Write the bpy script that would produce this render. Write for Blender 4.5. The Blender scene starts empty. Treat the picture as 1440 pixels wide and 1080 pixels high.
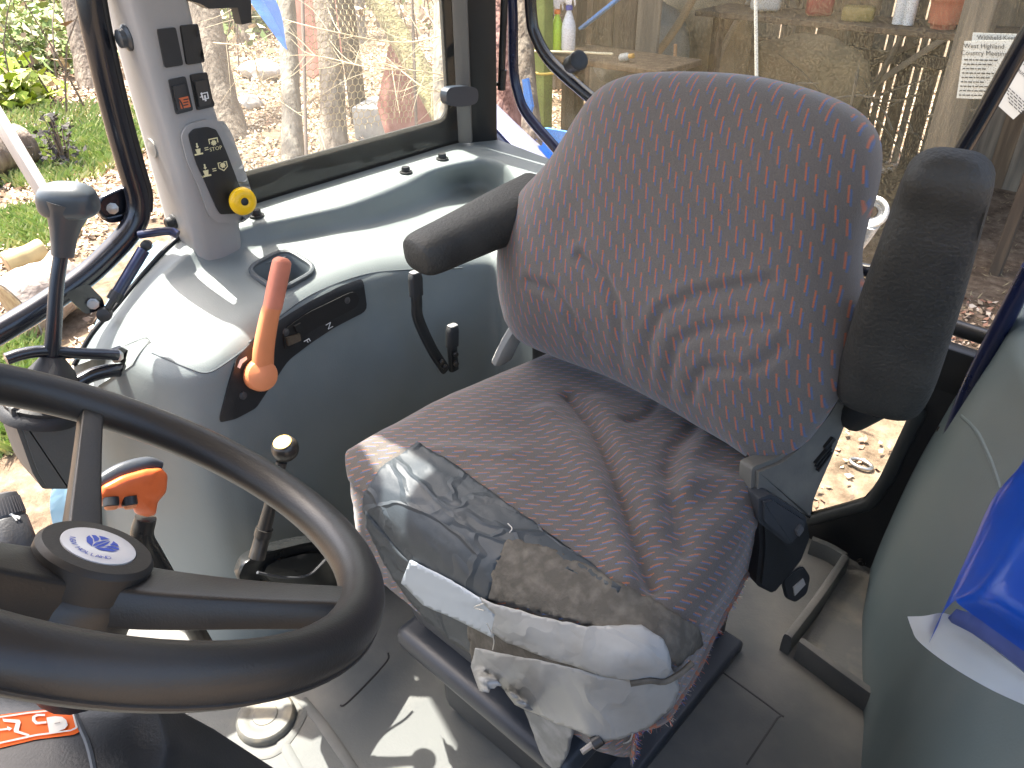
import bpy, bmesh, math, random
import numpy as np
from mathutils import Vector, Matrix, noise
from mathutils.bvhtree import BVHTree
from mathutils.geometry import delaunay_2d_cdt

random.seed(7)
rng = np.random.default_rng(7)
scn = bpy.context.scene
COL = scn.collection

# ------------------------------------------------------------------ camera
# axes: x = tractor's left, y = rearwards, z up; cab floor is z = 0, metres
F, CX, CY = 1081.0, 720.0, 540.0
PITCH, YAW, ROLL = math.radians(33), math.radians(43.2), math.radians(-1.0)
EYE = Vector((0, 0, 1.12))
_h = Vector((-math.sin(YAW), math.cos(YAW), 0)); _r = Vector((math.cos(YAW), math.sin(YAW), 0)); _z = Vector((0, 0, 1))
FWD = _h*math.cos(PITCH) - _z*math.sin(PITCH)
_u = _h*math.sin(PITCH) + _z*math.cos(PITCH)
RT = _r*math.cos(ROLL) + _u*math.sin(ROLL)
UP = _u*math.cos(ROLL) - _r*math.sin(ROLL)
cam = bpy.data.cameras.new('camera'); camo = bpy.data.objects.new('camera', cam); COL.objects.link(camo)
cam.sensor_width = 36; cam.lens = 36*F/1440; cam.clip_start = 0.02; cam.clip_end = 500
m = Matrix.Identity(4)
for i in range(3):
    m[i][0] = RT[i]; m[i][1] = UP[i]; m[i][2] = -FWD[i]; m[i][3] = EYE[i]
camo.matrix_world = m
scn.camera = camo

# ------------------------------------------------------------------ world, sun, exposure
SUN_EL, SUN_DIR_XY = math.radians(64), Vector((-1, 0.02))     # the sun stands off the tractor's right side
SKY, SUN, EXPO = 0.15, 4.2, 2.35
w = bpy.data.worlds.new('World'); scn.world = w; w.use_nodes = True
nt = w.node_tree; bg = nt.nodes['Background']
sk = nt.nodes.new('ShaderNodeTexSky'); sk.sky_type = 'NISHITA'; sk.sun_disc = False
sk.sun_elevation = SUN_EL; sk.sun_rotation = math.atan2(SUN_DIR_XY.x, SUN_DIR_XY.y)
sk.air_density = 1.0; sk.dust_density = 6.0; sk.ozone_density = .6
nt.links.new(sk.outputs[0], bg.inputs[0]); bg.inputs[1].default_value = SKY
sl = bpy.data.lights.new('sun', 'SUN'); sl.energy = SUN; sl.angle = math.radians(0.5); sl.color = (1, .95, .87)
so = bpy.data.objects.new('sun', sl); COL.objects.link(so)
sd = Vector((SUN_DIR_XY.normalized().x*math.cos(SUN_EL), SUN_DIR_XY.normalized().y*math.cos(SUN_EL), math.sin(SUN_EL)))
so.rotation_euler = sd.to_track_quat('Z', 'Y').to_euler(); so.location = (-6, 0, 8)
vs = scn.view_settings
vs.view_transform = 'Standard'; vs.look = 'None'; vs.gamma = 1; vs.exposure = EXPO; vs.use_curve_mapping = False

# ------------------------------------------------------------------ layout helpers: photo point -> point on a real plane
def ray(px, py): return FWD + RT*((px-CX)/F) - UP*((py-CY)/F)
def at(px, py, ax, v):
    d = ray(px, py); return EYE + d*((v-EYE[ax])/d[ax])
X, Y, Z = 0, 1, 2
def atpl(px, py, p0, n):
    d = ray(px, py); return EYE + d*((Vector(p0)-EYE).dot(n)/d.dot(n))
def pix(p):
    d = Vector(p)-EYE; z = d.dot(FWD); return Vector((CX+F*d.dot(RT)/z, CY-F*d.dot(UP)/z))

# ------------------------------------------------------------------ materials
MATS = {}
def lin(c): return tuple(c)+(1,)
def mat(name, col, rough=.6, var=0.0, vscale=8, bump=0.0, bscale=200, metal=0.0, spec=.5, col2=None, c2lo=.45, c2hi=.65, detail=6, coat=0, sheen=0, dist=.002, vstretch=None):
    if name in MATS: return MATS[name]
    mt = bpy.data.materials.new(name); mt.use_nodes = True; n = mt.node_tree; b = n.nodes['Principled BSDF']
    b.inputs['Base Color'].default_value = lin(col); b.inputs['Roughness'].default_value = rough
    b.inputs['Metallic'].default_value = metal; b.inputs['Specular IOR Level'].default_value = spec
    b.inputs['Coat Weight'].default_value = coat
    if sheen: b.inputs['Sheen Weight'].default_value = sheen
    tc = n.nodes.new('ShaderNodeTexCoord'); src = tc.outputs['Object']
    if vstretch:
        mp = n.nodes.new('ShaderNodeMapping'); mp.inputs['Scale'].default_value = vstretch
        n.links.new(src, mp.inputs[0]); src = mp.outputs[0]
    if var or col2:
        tx = n.nodes.new('ShaderNodeTexNoise'); tx.inputs['Scale'].default_value = vscale; tx.inputs['Detail'].default_value = detail
        n.links.new(src, tx.inputs['Vector'])
        r = n.nodes.new('ShaderNodeValToRGB'); n.links.new(tx.outputs[0], r.inputs[0])
        e = r.color_ramp.elements
        if col2:
            e[0].position = c2lo; e[1].position = c2hi; e[0].color = lin(col); e[1].color = lin(col2)
        else:
            e[0].position = .3; e[1].position = .7
            e[0].color = lin(tuple(c*(1-var) for c in col)); e[1].color = lin(tuple(min(1, c*(1+var)) for c in col))
        n.links.new(r.outputs[0], b.inputs['Base Color'])
        mr = n.nodes.new('ShaderNodeMapRange'); mr.inputs[3].default_value = max(0, rough-.1); mr.inputs[4].default_value = min(1, rough+.12)
        n.links.new(tx.outputs[0], mr.inputs[0]); n.links.new(mr.outputs[0], b.inputs['Roughness'])
    if bump:
        t2 = n.nodes.new('ShaderNodeTexNoise'); t2.inputs['Scale'].default_value = bscale; t2.inputs['Detail'].default_value = 3
        n.links.new(src, t2.inputs['Vector'])
        bp = n.nodes.new('ShaderNodeBump'); bp.inputs['Strength'].default_value = bump; bp.inputs['Distance'].default_value = dist
        n.links.new(t2.outputs[0], bp.inputs['Height']); n.links.new(bp.outputs[0], b.inputs['Normal'])
    MATS[name] = mt
    return mt

GREY = mat('grey_trim', (.17, .195, .192), .52, var=.07, vscale=7, bump=.25, bscale=420, dist=.001)
PGREY = mat('pillar_grey', (.29, .285, .275), .5, var=.06, vscale=6, bump=.3, bscale=380, dist=.001)
MATG = mat('floor_mat', (.095, .10, .096), .72, spec=.3, bump=.35, bscale=260, col2=(.20, .19, .165), c2lo=.42, c2hi=.78, vscale=6, dist=.001)
BLK = mat('black_plastic', (.016, .017, .018), .42, var=.25, vscale=20, bump=.25, bscale=500, dist=.001)
BLKR = mat('black_rubber', (.02, .021, .022), .6, var=.25, vscale=25, bump=.4, bscale=500, dist=.001)
BLKP = mat('black_paint', (.008, .010, .016), .22, var=.2, vscale=12, coat=.3)
FRAME = mat('frame_black', (.012, .013, .013), .4, var=.2, vscale=9)
WHEEL = mat('wheel_rubber', (.022, .0215, .0205), .38, bump=.18, bscale=620, spec=.5, col2=(.045, .041, .035), c2lo=.5, c2hi=.85, vscale=11, dist=.001)
ARM = mat('armrest_vinyl', (.033, .033, .029), .58, spec=.4, var=.3, vscale=14, bump=.7, bscale=240, dist=.002)
SEATG = mat('seat_grey_plastic', (.105, .10, .085), .6, bump=.3, bscale=300, col2=(.16, .15, .12), vscale=12, dist=.001)
SUSP = mat('suspension_plastic', (.032, .037, .045), .42, var=.2, vscale=7, bump=.2, bscale=300, dist=.001)
ORANGE = mat('orange_plastic', (.78, .15, .035), .4, bump=.15, bscale=300, col2=(.62, .10, .02), vscale=30, c2lo=.55, c2hi=.75, dist=.001)
LEVOR = mat('lever_orange', (.72, .25, .10), .5, var=.06, vscale=20, bump=.2, bscale=400, dist=.001)
LEVRED = mat('lever_salmon', (.62, .215, .13), .5, var=.1, vscale=30, bump=.2, bscale=400, dist=.001)
YELLOW = mat('yellow_plastic', (.85, .52, .005), .35)
STEEL = mat('worn_steel', (.35, .34, .32), .35, metal=.9, var=.2, vscale=60)
DARKST = mat('dark_steel', (.035, .033, .03), .33, metal=.3, col2=(.12, .10, .08), vscale=25, c2lo=.5, c2hi=.8)
BLUE = mat('tractor_blue', (.01, .07, .32), .3, coat=.4, var=.15, vscale=6)
PALEB = mat('fender_blue', (.30, .48, .60), .3, coat=.3)
NAVY = mat('frame_navy', (.008, .013, .045), .28, coat=.3, var=.2, vscale=10)
WHITE = mat('white_print', (.75, .75, .73), .6)
CREAM = mat('cream_print', (.72, .66, .38), .6)
TAPES = mat('silver_tape', (.28, .288, .28), .42, bump=.12, bscale=120, col2=(.20, .195, .17), vscale=11, c2lo=.5, c2hi=.85, spec=.5, dist=.001)
TAPEB = mat('black_tape', (.034, .043, .050), .5, bump=.15, bscale=300, spec=.35, col2=(.07, .076, .076), vscale=9, c2lo=.5, c2hi=.85, dist=.001)
TAPEG = mat('tape_glue', (.065, .058, .045), .8, bump=.5, bscale=220, col2=(.13, .118, .095), vscale=75, c2lo=.42, c2hi=.75, dist=.002)
SEALM = mat('seal_black', (.01, .01, .01), .5)

def creases(mt, scale, strength, rot):
    # sharp pressed wrinkles running across a strip of tape
    n = mt.node_tree; b = n.nodes['Principled BSDF']; L = n.links.new
    tc = n.nodes.new('ShaderNodeTexCoord'); mp = n.nodes.new('ShaderNodeMapping'); mp.inputs['Rotation'].default_value = rot; mp.inputs['Scale'].default_value = (1, 2.6, 1)
    L(tc.outputs['Object'], mp.inputs[0])
    nz = n.nodes.new('ShaderNodeTexNoise'); nz.inputs['Scale'].default_value = 9; L(mp.outputs[0], nz.inputs['Vector'])
    ad = n.nodes.new('ShaderNodeMixRGB'); ad.inputs[0].default_value = .12; L(mp.outputs[0], ad.inputs[1]); L(nz.outputs['Color'], ad.inputs[2])
    v = n.nodes.new('ShaderNodeTexVoronoi'); v.feature = 'DISTANCE_TO_EDGE'; v.inputs['Scale'].default_value = scale; L(ad.outputs[0], v.inputs['Vector'])
    r = n.nodes.new('ShaderNodeMapRange'); r.inputs[1].default_value = 0; r.inputs[2].default_value = .09; L(v.outputs['Distance'], r.inputs[0])
    bp = n.nodes.new('ShaderNodeBump'); bp.invert = True; bp.inputs['Strength'].default_value = strength; bp.inputs['Distance'].default_value = .004; L(r.outputs[0], bp.inputs['Height'])
    old = b.inputs['Normal'].links
    if old: L(old[0].from_socket, bp.inputs['Normal'])
    L(bp.outputs[0], b.inputs['Normal'])
creases(TAPEB, 11, .55, (0, 0, .9)); creases(TAPES, 8, .35, (0, .6, .3))
def fabric(name='seat_fabric', k=1.0, red=1.0):
    mt = bpy.data.materials.new(name); mt.use_nodes = True; n = mt.node_tree; b = n.nodes['Principled BSDF']; L = n.links.new
    b.inputs['Roughness'].default_value = .9; b.inputs['Specular IOR Level'].default_value = .2; b.inputs['Sheen Weight'].default_value = .25
    uv = n.nodes.new('ShaderNodeUVMap')
    nz = n.nodes.new('ShaderNodeTexNoise'); nz.inputs['Scale'].default_value = 18
    tco = n.nodes.new('ShaderNodeTexCoord'); L(tco.outputs['Object'], nz.inputs['Vector'])
    sep = n.nodes.new('ShaderNodeSeparateXYZ'); L(uv.outputs[0], sep.inputs[0])
    def M(op, a, bb=None, cc=None):
        q = n.nodes.new('ShaderNodeMath'); q.operation = op
        for i, v in enumerate((a, bb, cc)):
            if v is None: continue
            if isinstance(v, (int, float)): q.inputs[i].default_value = v
            else: L(v, q.inputs[i])
        return q.outputs[0]
    u, v = sep.outputs[0], sep.outputs[1]
    uw = M('ADD', u, M('MULTIPLY', nz.outputs[0], .004))
    cu = M('DIVIDE', uw, .0100)
    col = M('FLOOR', cu); fu = M('FRACT', cu)
    jit = M('FRACT', M('MULTIPLY', M('SINE', M('MULTIPLY', col, 12.9898)), 4375.85))
    cv = M('ADD', M('DIVIDE', v, .035), M('ADD', M('MULTIPLY', col, .385), M('MULTIPLY', jit, .16)))
    fv = M('FRACT', cv)
    von = M('LESS_THAN', fv, .52)
    fv2 = M('FRACT', M('ADD', cv, .10)); von2 = M('LESS_THAN', fv2, .50)
    zig = M('MULTIPLY', M('SINE', M('MULTIPLY', v, 3300)), .05)
    fz = M('ADD', fu, zig)
    om = M('MULTIPLY', M('MULTIPLY', M('GREATER_THAN', fz, .24), M('LESS_THAN', fz, .41)), von)
    bm_ = M('MULTIPLY', M('MULTIPLY', M('GREATER_THAN', fz, .45), M('LESS_THAN', fz, .62)), von2)
    # threads
    wv = n.nodes.new('ShaderNodeTexNoise'); wv.inputs['Scale'].default_value = 900; wv.inputs['Detail'].default_value = 1
    L(tco.outputs['Object'], wv.inputs['Vector'])
    # worn / dusty areas
    wn = n.nodes.new('ShaderNodeTexNoise'); wn.inputs['Scale'].default_value = 6; wn.inputs['Detail'].default_value = 7; L(tco.outputs['Object'], wn.inputs['Vector'])
    def MX(f, a, c):
        q = n.nodes.new('ShaderNodeMix'); q.data_type = 'RGBA'
        L(f, q.inputs[0]) if not isinstance(f, float) else setattr(q.inputs[0], 'default_value', f)
        for i, z in ((6, a), (7, c)):
            if isinstance(z, tuple): q.inputs[i].default_value = lin(z)
            else: L(z, q.inputs[i])
        return q.outputs[2]
    base = MX(wv.outputs[0], (.066*k, .060*k, .053*k), (.162*k, .147*k, .131*k))
    base = MX(M('MULTIPLY', wn.outputs[0], .45), base, (.165*k, .148*k, .134*k))
    oc = MX(wv.outputs[0], (.36*red, .085, .035), (.55*red, .16, .07)); bc = MX(wv.outputs[0], (.04, .085, .21), (.08, .15, .32))
    c = MX(M('MULTIPLY', om, .75), base, oc); c = MX(M('MULTIPLY', bm_, .7), c, bc)
    L(c, b.inputs['Base Color'])
    bp = n.nodes.new('ShaderNodeBump'); bp.inputs['Strength'].default_value = .5; bp.inputs['Distance'].default_value = .001
    L(wv.outputs[0], bp.inputs['Height']); L(bp.outputs[0], b.inputs['Normal'])
    return mt
FAB = fabric(); FABC = fabric('cushion_fabric', .70, .8)

def glass(name, dust, dscale, thr, film=.02, dcol=(.5, .47, .38)):
    mt = bpy.data.materials.new(name); mt.use_nodes = True; n = mt.node_tree; L = n.links.new
    n.nodes.remove(n.nodes['Principled BSDF']); out = n.nodes['Material Output']
    tr = n.nodes.new('ShaderNodeBsdfTransparent'); tr.inputs[0].default_value = (.95, .97, .95, 1)
    gl = n.nodes.new('ShaderNodeBsdfGlossy'); gl.inputs['Roughness'].default_value = .02
    fr = n.nodes.new('ShaderNodeFresnel'); fr.inputs[0].default_value = 1.45
    m1 = n.nodes.new('ShaderNodeMixShader'); L(fr.outputs[0], m1.inputs[0]); L(tr.outputs[0], m1.inputs[1]); L(gl.outputs[0], m1.inputs[2])
    df = n.nodes.new('ShaderNodeBsdfDiffuse'); df.inputs[0].default_value = lin(dcol)
    tl = n.nodes.new('ShaderNodeBsdfTranslucent'); tl.inputs[0].default_value = lin(dcol)
    m0 = n.nodes.new('ShaderNodeMixShader'); m0.inputs[0].default_value = .5; L(df.outputs[0], m0.inputs[1]); L(tl.outputs[0], m0.inputs[2])
    tc = n.nodes.new('ShaderNodeTexCoord')
    t1 = n.nodes.new('ShaderNodeTexVoronoi'); t1.inputs['Scale'].default_value = dscale; L(tc.outputs['Object'], t1.inputs['Vector'])
    t2 = n.nodes.new('ShaderNodeTexNoise'); t2.inputs['Scale'].default_value = 5; t2.inputs['Detail'].default_value = 4; L(tc.outputs['Object'], t2.inputs['Vector'])
    a = n.nodes.new('ShaderNodeMath'); a.operation = 'LESS_THAN'; L(t1.outputs['Distance'], a.inputs[0])
    th = n.nodes.new('ShaderNodeMath'); th.operation = 'MULTIPLY'; L(t2.outputs[0], th.inputs[0]); th.inputs[1].default_value = thr; L(th.outputs[0], a.inputs[1])
    b = n.nodes.new('ShaderNodeMath'); b.operation = 'MULTIPLY_ADD'; L(a.outputs[0], b.inputs[0]); b.inputs[1].default_value = dust; b.inputs[2].default_value = film
    m2 = n.nodes.new('ShaderNodeMixShader'); L(b.outputs[0], m2.inputs[0]); L(m1.outputs[0], m2.inputs[1]); L(m0.outputs[0], m2.inputs[2])
    L(m2.outputs[0], out.inputs[0])
    return mt
GLR = glass('rear_glass_dusty', .36, 520, .74, .06, (.50, .42, .24))
GLS = glass('side_glass', .22, 520, .40, .085, (.66, .63, .54))

# ------------------------------------------------------------------ object helpers
def setp(o, label=None, cat=None, group=None, kind=None):
    if label: o['label'] = label
    if cat: o['category'] = cat
    if group: o['group'] = group
    if kind: o['kind'] = kind
    return o
def link_mesh(name, me, material, parent=None, smooth=40, origin=None):
    o = bpy.data.objects.new(name, me); COL.objects.link(o)
    if material and not me.materials:
        for mm in (material if isinstance(material, (list, tuple)) else [material]): me.materials.append(mm)
    n = len(me.polygons)
    if smooth and n:
        me.polygons.foreach_set('use_smooth', [True]*n)
        me.set_sharp_from_angle(angle=math.radians(smooth))
    if parent is not None:
        o.parent = parent
        o.location = -world_loc(parent)
    else:
        if len(me.vertices):
            co = np.empty(len(me.vertices)*3); me.vertices.foreach_get('co', co); co = co.reshape(-1, 3)
            c = Vector(((co[:, 0].min()+co[:, 0].max())/2, (co[:, 1].min()+co[:, 1].max())/2, co[:, 2].min())) if origin is None else Vector(origin)
            me.transform(Matrix.Translation(-c)); o.location = c
    return o
def world_loc(o):
    l = Vector(o.location)
    while o.parent: o = o.parent; l = l+Vector(o.location)
    return l
def obj(name, bm, material, parent=None, smooth=40, origin=None):
    me = bpy.data.meshes.new(name); bm.to_mesh(me); bm.free(); me.update()
    return link_mesh(name, me, material, parent, smooth, origin)
def thing(name, label, cat, loc=(0, 0, 0), group=None):
    o = bpy.data.objects.new(name, None); COL.objects.link(o); o.location = loc; o.empty_display_size = .05
    return setp(o, label, cat, group)
def NB(): return bmesh.new()
def pyd(name, vs_, fs, material, parent=None, smooth=40):
    me = bpy.data.meshes.new(name); me.from_pydata([tuple(v) for v in vs_], [], fs); me.update()
    return link_mesh(name, me, material, parent, smooth)

def crom(pts, n):
    P = [Vector(p) for p in pts]
    if len(P) == 2: return [P[0].lerp(P[1], i/(n-1)) for i in range(n)]
    out = []
    S = len(P)-1
    for i in range(n):
        t = i/(n-1)*S; k = min(int(t), S-1); f = t-k
        p1, p2 = P[k], P[k+1]; p0 = P[k-1] if k > 0 else p1*2-p2; p3 = P[k+2] if k+2 <= S else p2*2-p1
        out.append(.5*((2*p1)+(p2-p0)*f+(2*p0-5*p1+4*p2-p3)*f*f+(3*p1-p0-3*p2+p3)*f**3))
    return out
def grid(bm, rows, flip=False, uv=None):
    V = [[bm.verts.new(p) for p in r] for r in rows]
    fs = []
    for i in range(len(V)-1):
        for j in range(len(V[0])-1):
            q = (V[i][j], V[i][j+1], V[i+1][j+1], V[i+1][j])
            try: fs.append(bm.faces.new(q[::-1] if flip else q))
            except ValueError: pass
    if uv is not None:
        lay = bm.loops.layers.uv.verify()
        idx = {V[i][j]: uv[i][j] for i in range(len(V)) for j in range(len(V[0]))}
        for f in fs:
            for l in f.loops: l[lay].uv = idx[l.vert]
    return V
def tube(bm, pts, r, seg=12, smooth=0, closed=False, caps=True, sq=1.0, prof=None, up=None):
    """sweep along pts; r number/list; sq = (width,height) factor via prof=(a,b,exp)"""
    P = [Vector(p) for p in pts]
    R = list(r) if isinstance(r, (list, tuple)) else [r]*len(P)
    if smooth:
        n = (len(P)-1)*smooth+1
        R = [Vector((q, 0, 0)) for q in R]; R = [max(1e-4, q.x) for q in crom(R, n)]; P = crom(P, n)
    n = len(P); rings = []
    def tan(i):
        if closed: return (P[(i+1) % n]-P[i-1]).normalized()
        return (P[min(i+1, n-1)]-P[max(i-1, 0)]).normalized()
    t = tan(0); u0 = Vector(up) if up else (Vector((0, 0, 1)) if abs(t.z) < .9 else Vector((0, 1, 0)))
    a = (u0 - t*u0.dot(t)).normalized()
    for i in range(n):
        t = tan(i); a = (a - t*a.dot(t)).normalized(); b = t.cross(a)
        ring = []
        for k in range(seg):
            th = 2*math.pi*k/seg; c, s = math.cos(th), math.sin(th)
            if prof:
                pa, pb, ex = prof
                c = math.copysign(abs(c)**(2/ex), c)*pa; s = math.copysign(abs(s)**(2/ex), s)*pb
            ring.append(bm.verts.new(P[i]+(a*c+b*s)*R[i]))
        rings.append(ring)
    m_ = n if closed else n-1
    for i in range(m_):
        A, B = rings[i], rings[(i+1) % n]
        for k in range(seg): bm.faces.new((A[k], A[(k+1) % seg], B[(k+1) % seg], B[k]))
    if caps and not closed:
        bm.faces.new(rings[0][::-1]); bm.faces.new(rings[-1])
    return rings
def box(bm, c, s, rot=None, bev=0.0, seg=2):
    M_ = Matrix.Translation(Vector(c)) @ (rot.to_4x4() if rot else Matrix.Identity(4)) @ Matrix.Diagonal((s[0], s[1], s[2], 1))
    r = bmesh.ops.create_cube(bm, size=1, matrix=M_)
    if bev:
        es = list({e for v in r['verts'] for e in v.link_edges})
        bmesh.ops.bevel(bm, geom=es, offset=bev, segments=seg, affect='EDGES', profile=.5)
def lathe(bm, prof, base, axis, seg=24, caps=True):
    """prof: list of (radius, height along axis)"""
    ax = Vector(axis).normalized(); u0 = Vector((1, 0, 0)) if abs(ax.x) < .8 else Vector((0, 1, 0))
    a = (u0-ax*u0.dot(ax)).normalized(); b = ax.cross(a); base = Vector(base)
    rings = []
    for r, h in prof:
        rings.append([bm.verts.new(base+ax*h+(a*math.cos(2*math.pi*k/seg)+b*math.sin(2*math.pi*k/seg))*max(r, 1e-4)) for k in range(seg)])
    for A, B in zip(rings, rings[1:]):
        for k in range(seg): bm.faces.new((A[k], A[(k+1) % seg], B[(k+1) % seg], B[k]))
    if caps:
        bm.faces.new(rings[0][::-1]); bm.faces.new(rings[-1])
def prism(bm, poly, depth):
    """poly: list of 3D coplanar points; extruded along depth vector, both ends capped"""
    d = Vector(depth); A = [bm.verts.new(Vector(p)) for p in poly]; B = [bm.verts.new(Vector(p)+d) for p in poly]; n = len(A)
    bm.faces.new(A[::-1]); bm.faces.new(B)
    for i in range(n): bm.faces.new((A[i], A[(i+1) % n], B[(i+1) % n], B[i]))
    bmesh.ops.recalc_face_normals(bm, faces=bm.faces[:])
def bvh_of(*objs):
    vs_, fs = [], []
    for o in objs:
        l = world_loc(o); k = len(vs_)
        vs_ += [v.co+l for v in o.data.vertices]; fs += [[i+k for i in p.vertices] for p in o.data.polygons]
    return BVHTree.FromPolygons(vs_, fs)
def rnd_poly(poly, n=3, r=.25):
    """round a polygon's corners"""
    P = [Vector(p) for p in poly]; out = []
    for i in range(len(P)):
        a, b, c = P[i-1], P[i], P[(i+1) % len(P)]
        p, q = b.lerp(a, r), b.lerp(c, r)
        for k in range(n+1):
            t = k/n; out.append(p*(1-t)**2+b*2*t*(1-t)+q*t*t)
    return out
def inpoly(x, y, poly):
    c = False; j = len(poly)-1
    for i in range(len(poly)):
        xi, yi = poly[i][0], poly[i][1]; xj, yj = poly[j][0], poly[j][1]
        if (yi > y) != (yj > y) and x < (xj-xi)*(y-yi)/(yj-yi)+xi: c = not c
        j = i
    return c
def hit(bvh, px, py):
    d = ray(px, py).normalized(); p, n, i, t = bvh.ray_cast(EYE, d)
    if p is None: return None
    if n.dot(d) > 0: n = -n
    return p, n
def drape(poly, bvh, off=.002, thick=.0, step=6, tri=None, bumpf=None, fb=.05):
    """a thin sheet lying on a built surface, cut to a traced outline and given an edge down to that surface"""
    bm = NB()
    if tri is None:
        poly = [Vector((p[0], p[1])) for p in poly]
        dens = []
        for i in range(len(poly)):
            a, b = poly[i], poly[(i+1) % len(poly)]; k = max(1, int((b-a).length/step))
            dens += [a.lerp(b, q/k) for q in range(k)]
        x0 = min(p.x for p in dens); x1 = max(p.x for p in dens); y0 = min(p.y for p in dens); y1 = max(p.y for p in dens)
        pts = list(dens); E_ = [(i, (i+1) % len(dens)) for i in range(len(dens))]
        yy = y0+step/2
        while yy < y1:
            xx = x0+step/2
            while xx < x1:
                if inpoly(xx, yy, dens) and min((Vector((xx, yy))-d).length_squared for d in dens) > (step*.4)**2: pts.append(Vector((xx+random.uniform(-.5, .5), yy)))
                xx += step
            yy += step
        vo, eo, fo = delaunay_2d_cdt(pts, E_, [], 1, 1e-5)[:3]
    else:
        vo, fo = tri
    V = []; last = None; bad = set()
    for p in vo:
        h = hit(bvh, p[0], p[1])
        if h is None and last:
            q_ = atpl(p[0], p[1], last[0], last[1]); h = (q_, last[1]) if (q_-last[0]).length < fb else None
        if h is None and last: bad.add(len(V)); h = last
        if h is None: h = (EYE+ray(p[0], p[1]), -FWD)
        last = h
        o2 = off+(bumpf(p[0], p[1]) if bumpf else 0)
        V.append((bm.verts.new(h[0]+h[1]*o2), h))
    for f in fo:
        if bad.intersection(f): continue
        try: bm.faces.new([V[i][0] for i in f])
        except ValueError: pass
    bmesh.ops.recalc_face_normals(bm, faces=bm.faces[:])
    fs = bm.faces[:]
    if fs:
        s = sum((f.normal.dot(EYE-f.calc_center_median()) for f in fs))
        if s < 0: bmesh.ops.reverse_faces(bm, faces=fs)
    if thick:
        nm = {v: h[1] for v, h in V}
        be = [e for e in bm.edges if len(e.link_faces) == 1]
        r = bmesh.ops.extrude_edge_only(bm, edges=be)
        nv = [g for g in r['geom'] if isinstance(g, bmesh.types.BMVert)]
        for v in nv:
            o = next((e.other_vert(v) for e in v.link_edges if e.other_vert(v) in nm), None)
            if o is not None: v.co = o.co-nm[o]*thick
        bmesh.ops.recalc_face_normals(bm, faces=bm.faces[:])
    return bm
def text_tris(txt, size=1.0, align='CENTER'):
    cu = bpy.data.curves.new('lettering', 'FONT'); cu.body = txt; cu.size = size; cu.align_x = align; cu.align_y = 'CENTER'; cu.resolution_u = 2
    o = bpy.data.objects.new('lettering', cu); me = bpy.data.meshes.new_from_object(o)
    vs_ = [(v.co.x, v.co.y) for v in me.vertices]; fs = [tuple(p.vertices) for p in me.polygons]
    bpy.data.objects.remove(o); bpy.data.curves.remove(cu); bpy.data.meshes.remove(me)
    return vs_, fs
def text_px(txt, cx, cy, size, ang, bvh, material, parent, sx=1.0, off=.001, name='lettering', skew=0.0):
    vs_, fs = text_tris(txt, size); c, s = math.cos(ang), math.sin(ang)
    P = [((x*sx+y*skew)*c+y*s+cx, (x*sx+y*skew)*s-y*c+cy) for x, y in vs_]
    return obj(name, drape(None, bvh, off, tri=(P, fs)), material, parent, smooth=0)
def dpart(name, poly, bvh, material, parent, off=.002, thick=.0, step=6, sm=40, **k):
    return obj(name, drape(poly, bvh, off, thick, step, **k), material, parent, smooth=sm)
def pdist(p, line):
    best = 1e9
    for a, b in zip(line, line[1:]):
        d = b-a; t = max(0, min(1, (p-a).dot(d)/max(1e-9, d.length_squared))); best = min(best, (p-a-d*t).length)
    return best
def fbm(x, y, s=1, o=3): return noise.fractal(Vector((x*s, y*s, 3.7)), 1.0, 2.0, o)

# ================================================================== LARGE STRUCTURE: ground outside
def gz(x, y):
    """height of the yard: a gentle leafy bank rises beside the tractor, the shed floor is level"""
    z = -1.15
    if x < -3.0: z += .10*min(1, (-3.0-x)/2)+.03*max(0, (-5-x))
    z += .05*fbm(x, y, .6)+.02*fbm(x, y, 2.5)
    return z
def yard_material():
    mt = bpy.data.materials.new('yard_soil'); mt.use_nodes = True; n = mt.node_tree; b = n.nodes['Principled BSDF']; L = n.links.new
    b.inputs['Roughness'].default_value = .95; b.inputs['Specular IOR Level'].default_value = .1
    tc = n.nodes.new('ShaderNodeTexCoord')
    t = n.nodes.new('ShaderNodeTexNoise'); t.inputs['Scale'].default_value = 9; t.inputs['Detail'].default_value = 10; t.inputs['Roughness'].default_value = .7
    L(tc.outputs['Object'], t.inputs['Vector'])
    r = n.nodes.new('ShaderNodeValToRGB'); L(t.outputs[0], r.inputs[0]); e = r.color_ramp.elements
    e[0].position = .3; e[0].color = (.06, .042, .028, 1); e[1].position = .75; e[1].color = (.30, .235, .165, 1)
    q = e.new(.52); q.color = (.17, .125, .085, 1)
    L(r.outputs[0], b.inputs['Base Color'])
    bp = n.nodes.new('ShaderNodeBump'); bp.inputs['Strength'].default_value = .8; bp.inputs['Distance'].default_value = .03
    L(t.outputs[0], bp.inputs['Height']); L(bp.outputs[0], b.inputs['Normal'])
    return mt
SOIL = yard_material()
bm = NB()
xs = list(np.concatenate([np.linspace(-90, -16, 16), np.linspace(-14, 4, 61), np.linspace(6, 60, 10)]))
ys = list(np.concatenate([np.linspace(-60, -4, 12), np.linspace(-3, 14, 58), np.linspace(16, 80, 12)]))
grid(bm, [[(x, y, gz(x, y)) for x in xs] for y in ys])
ground = setp(obj('ground', bm, SOIL, smooth=180), kind='structure')

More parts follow.
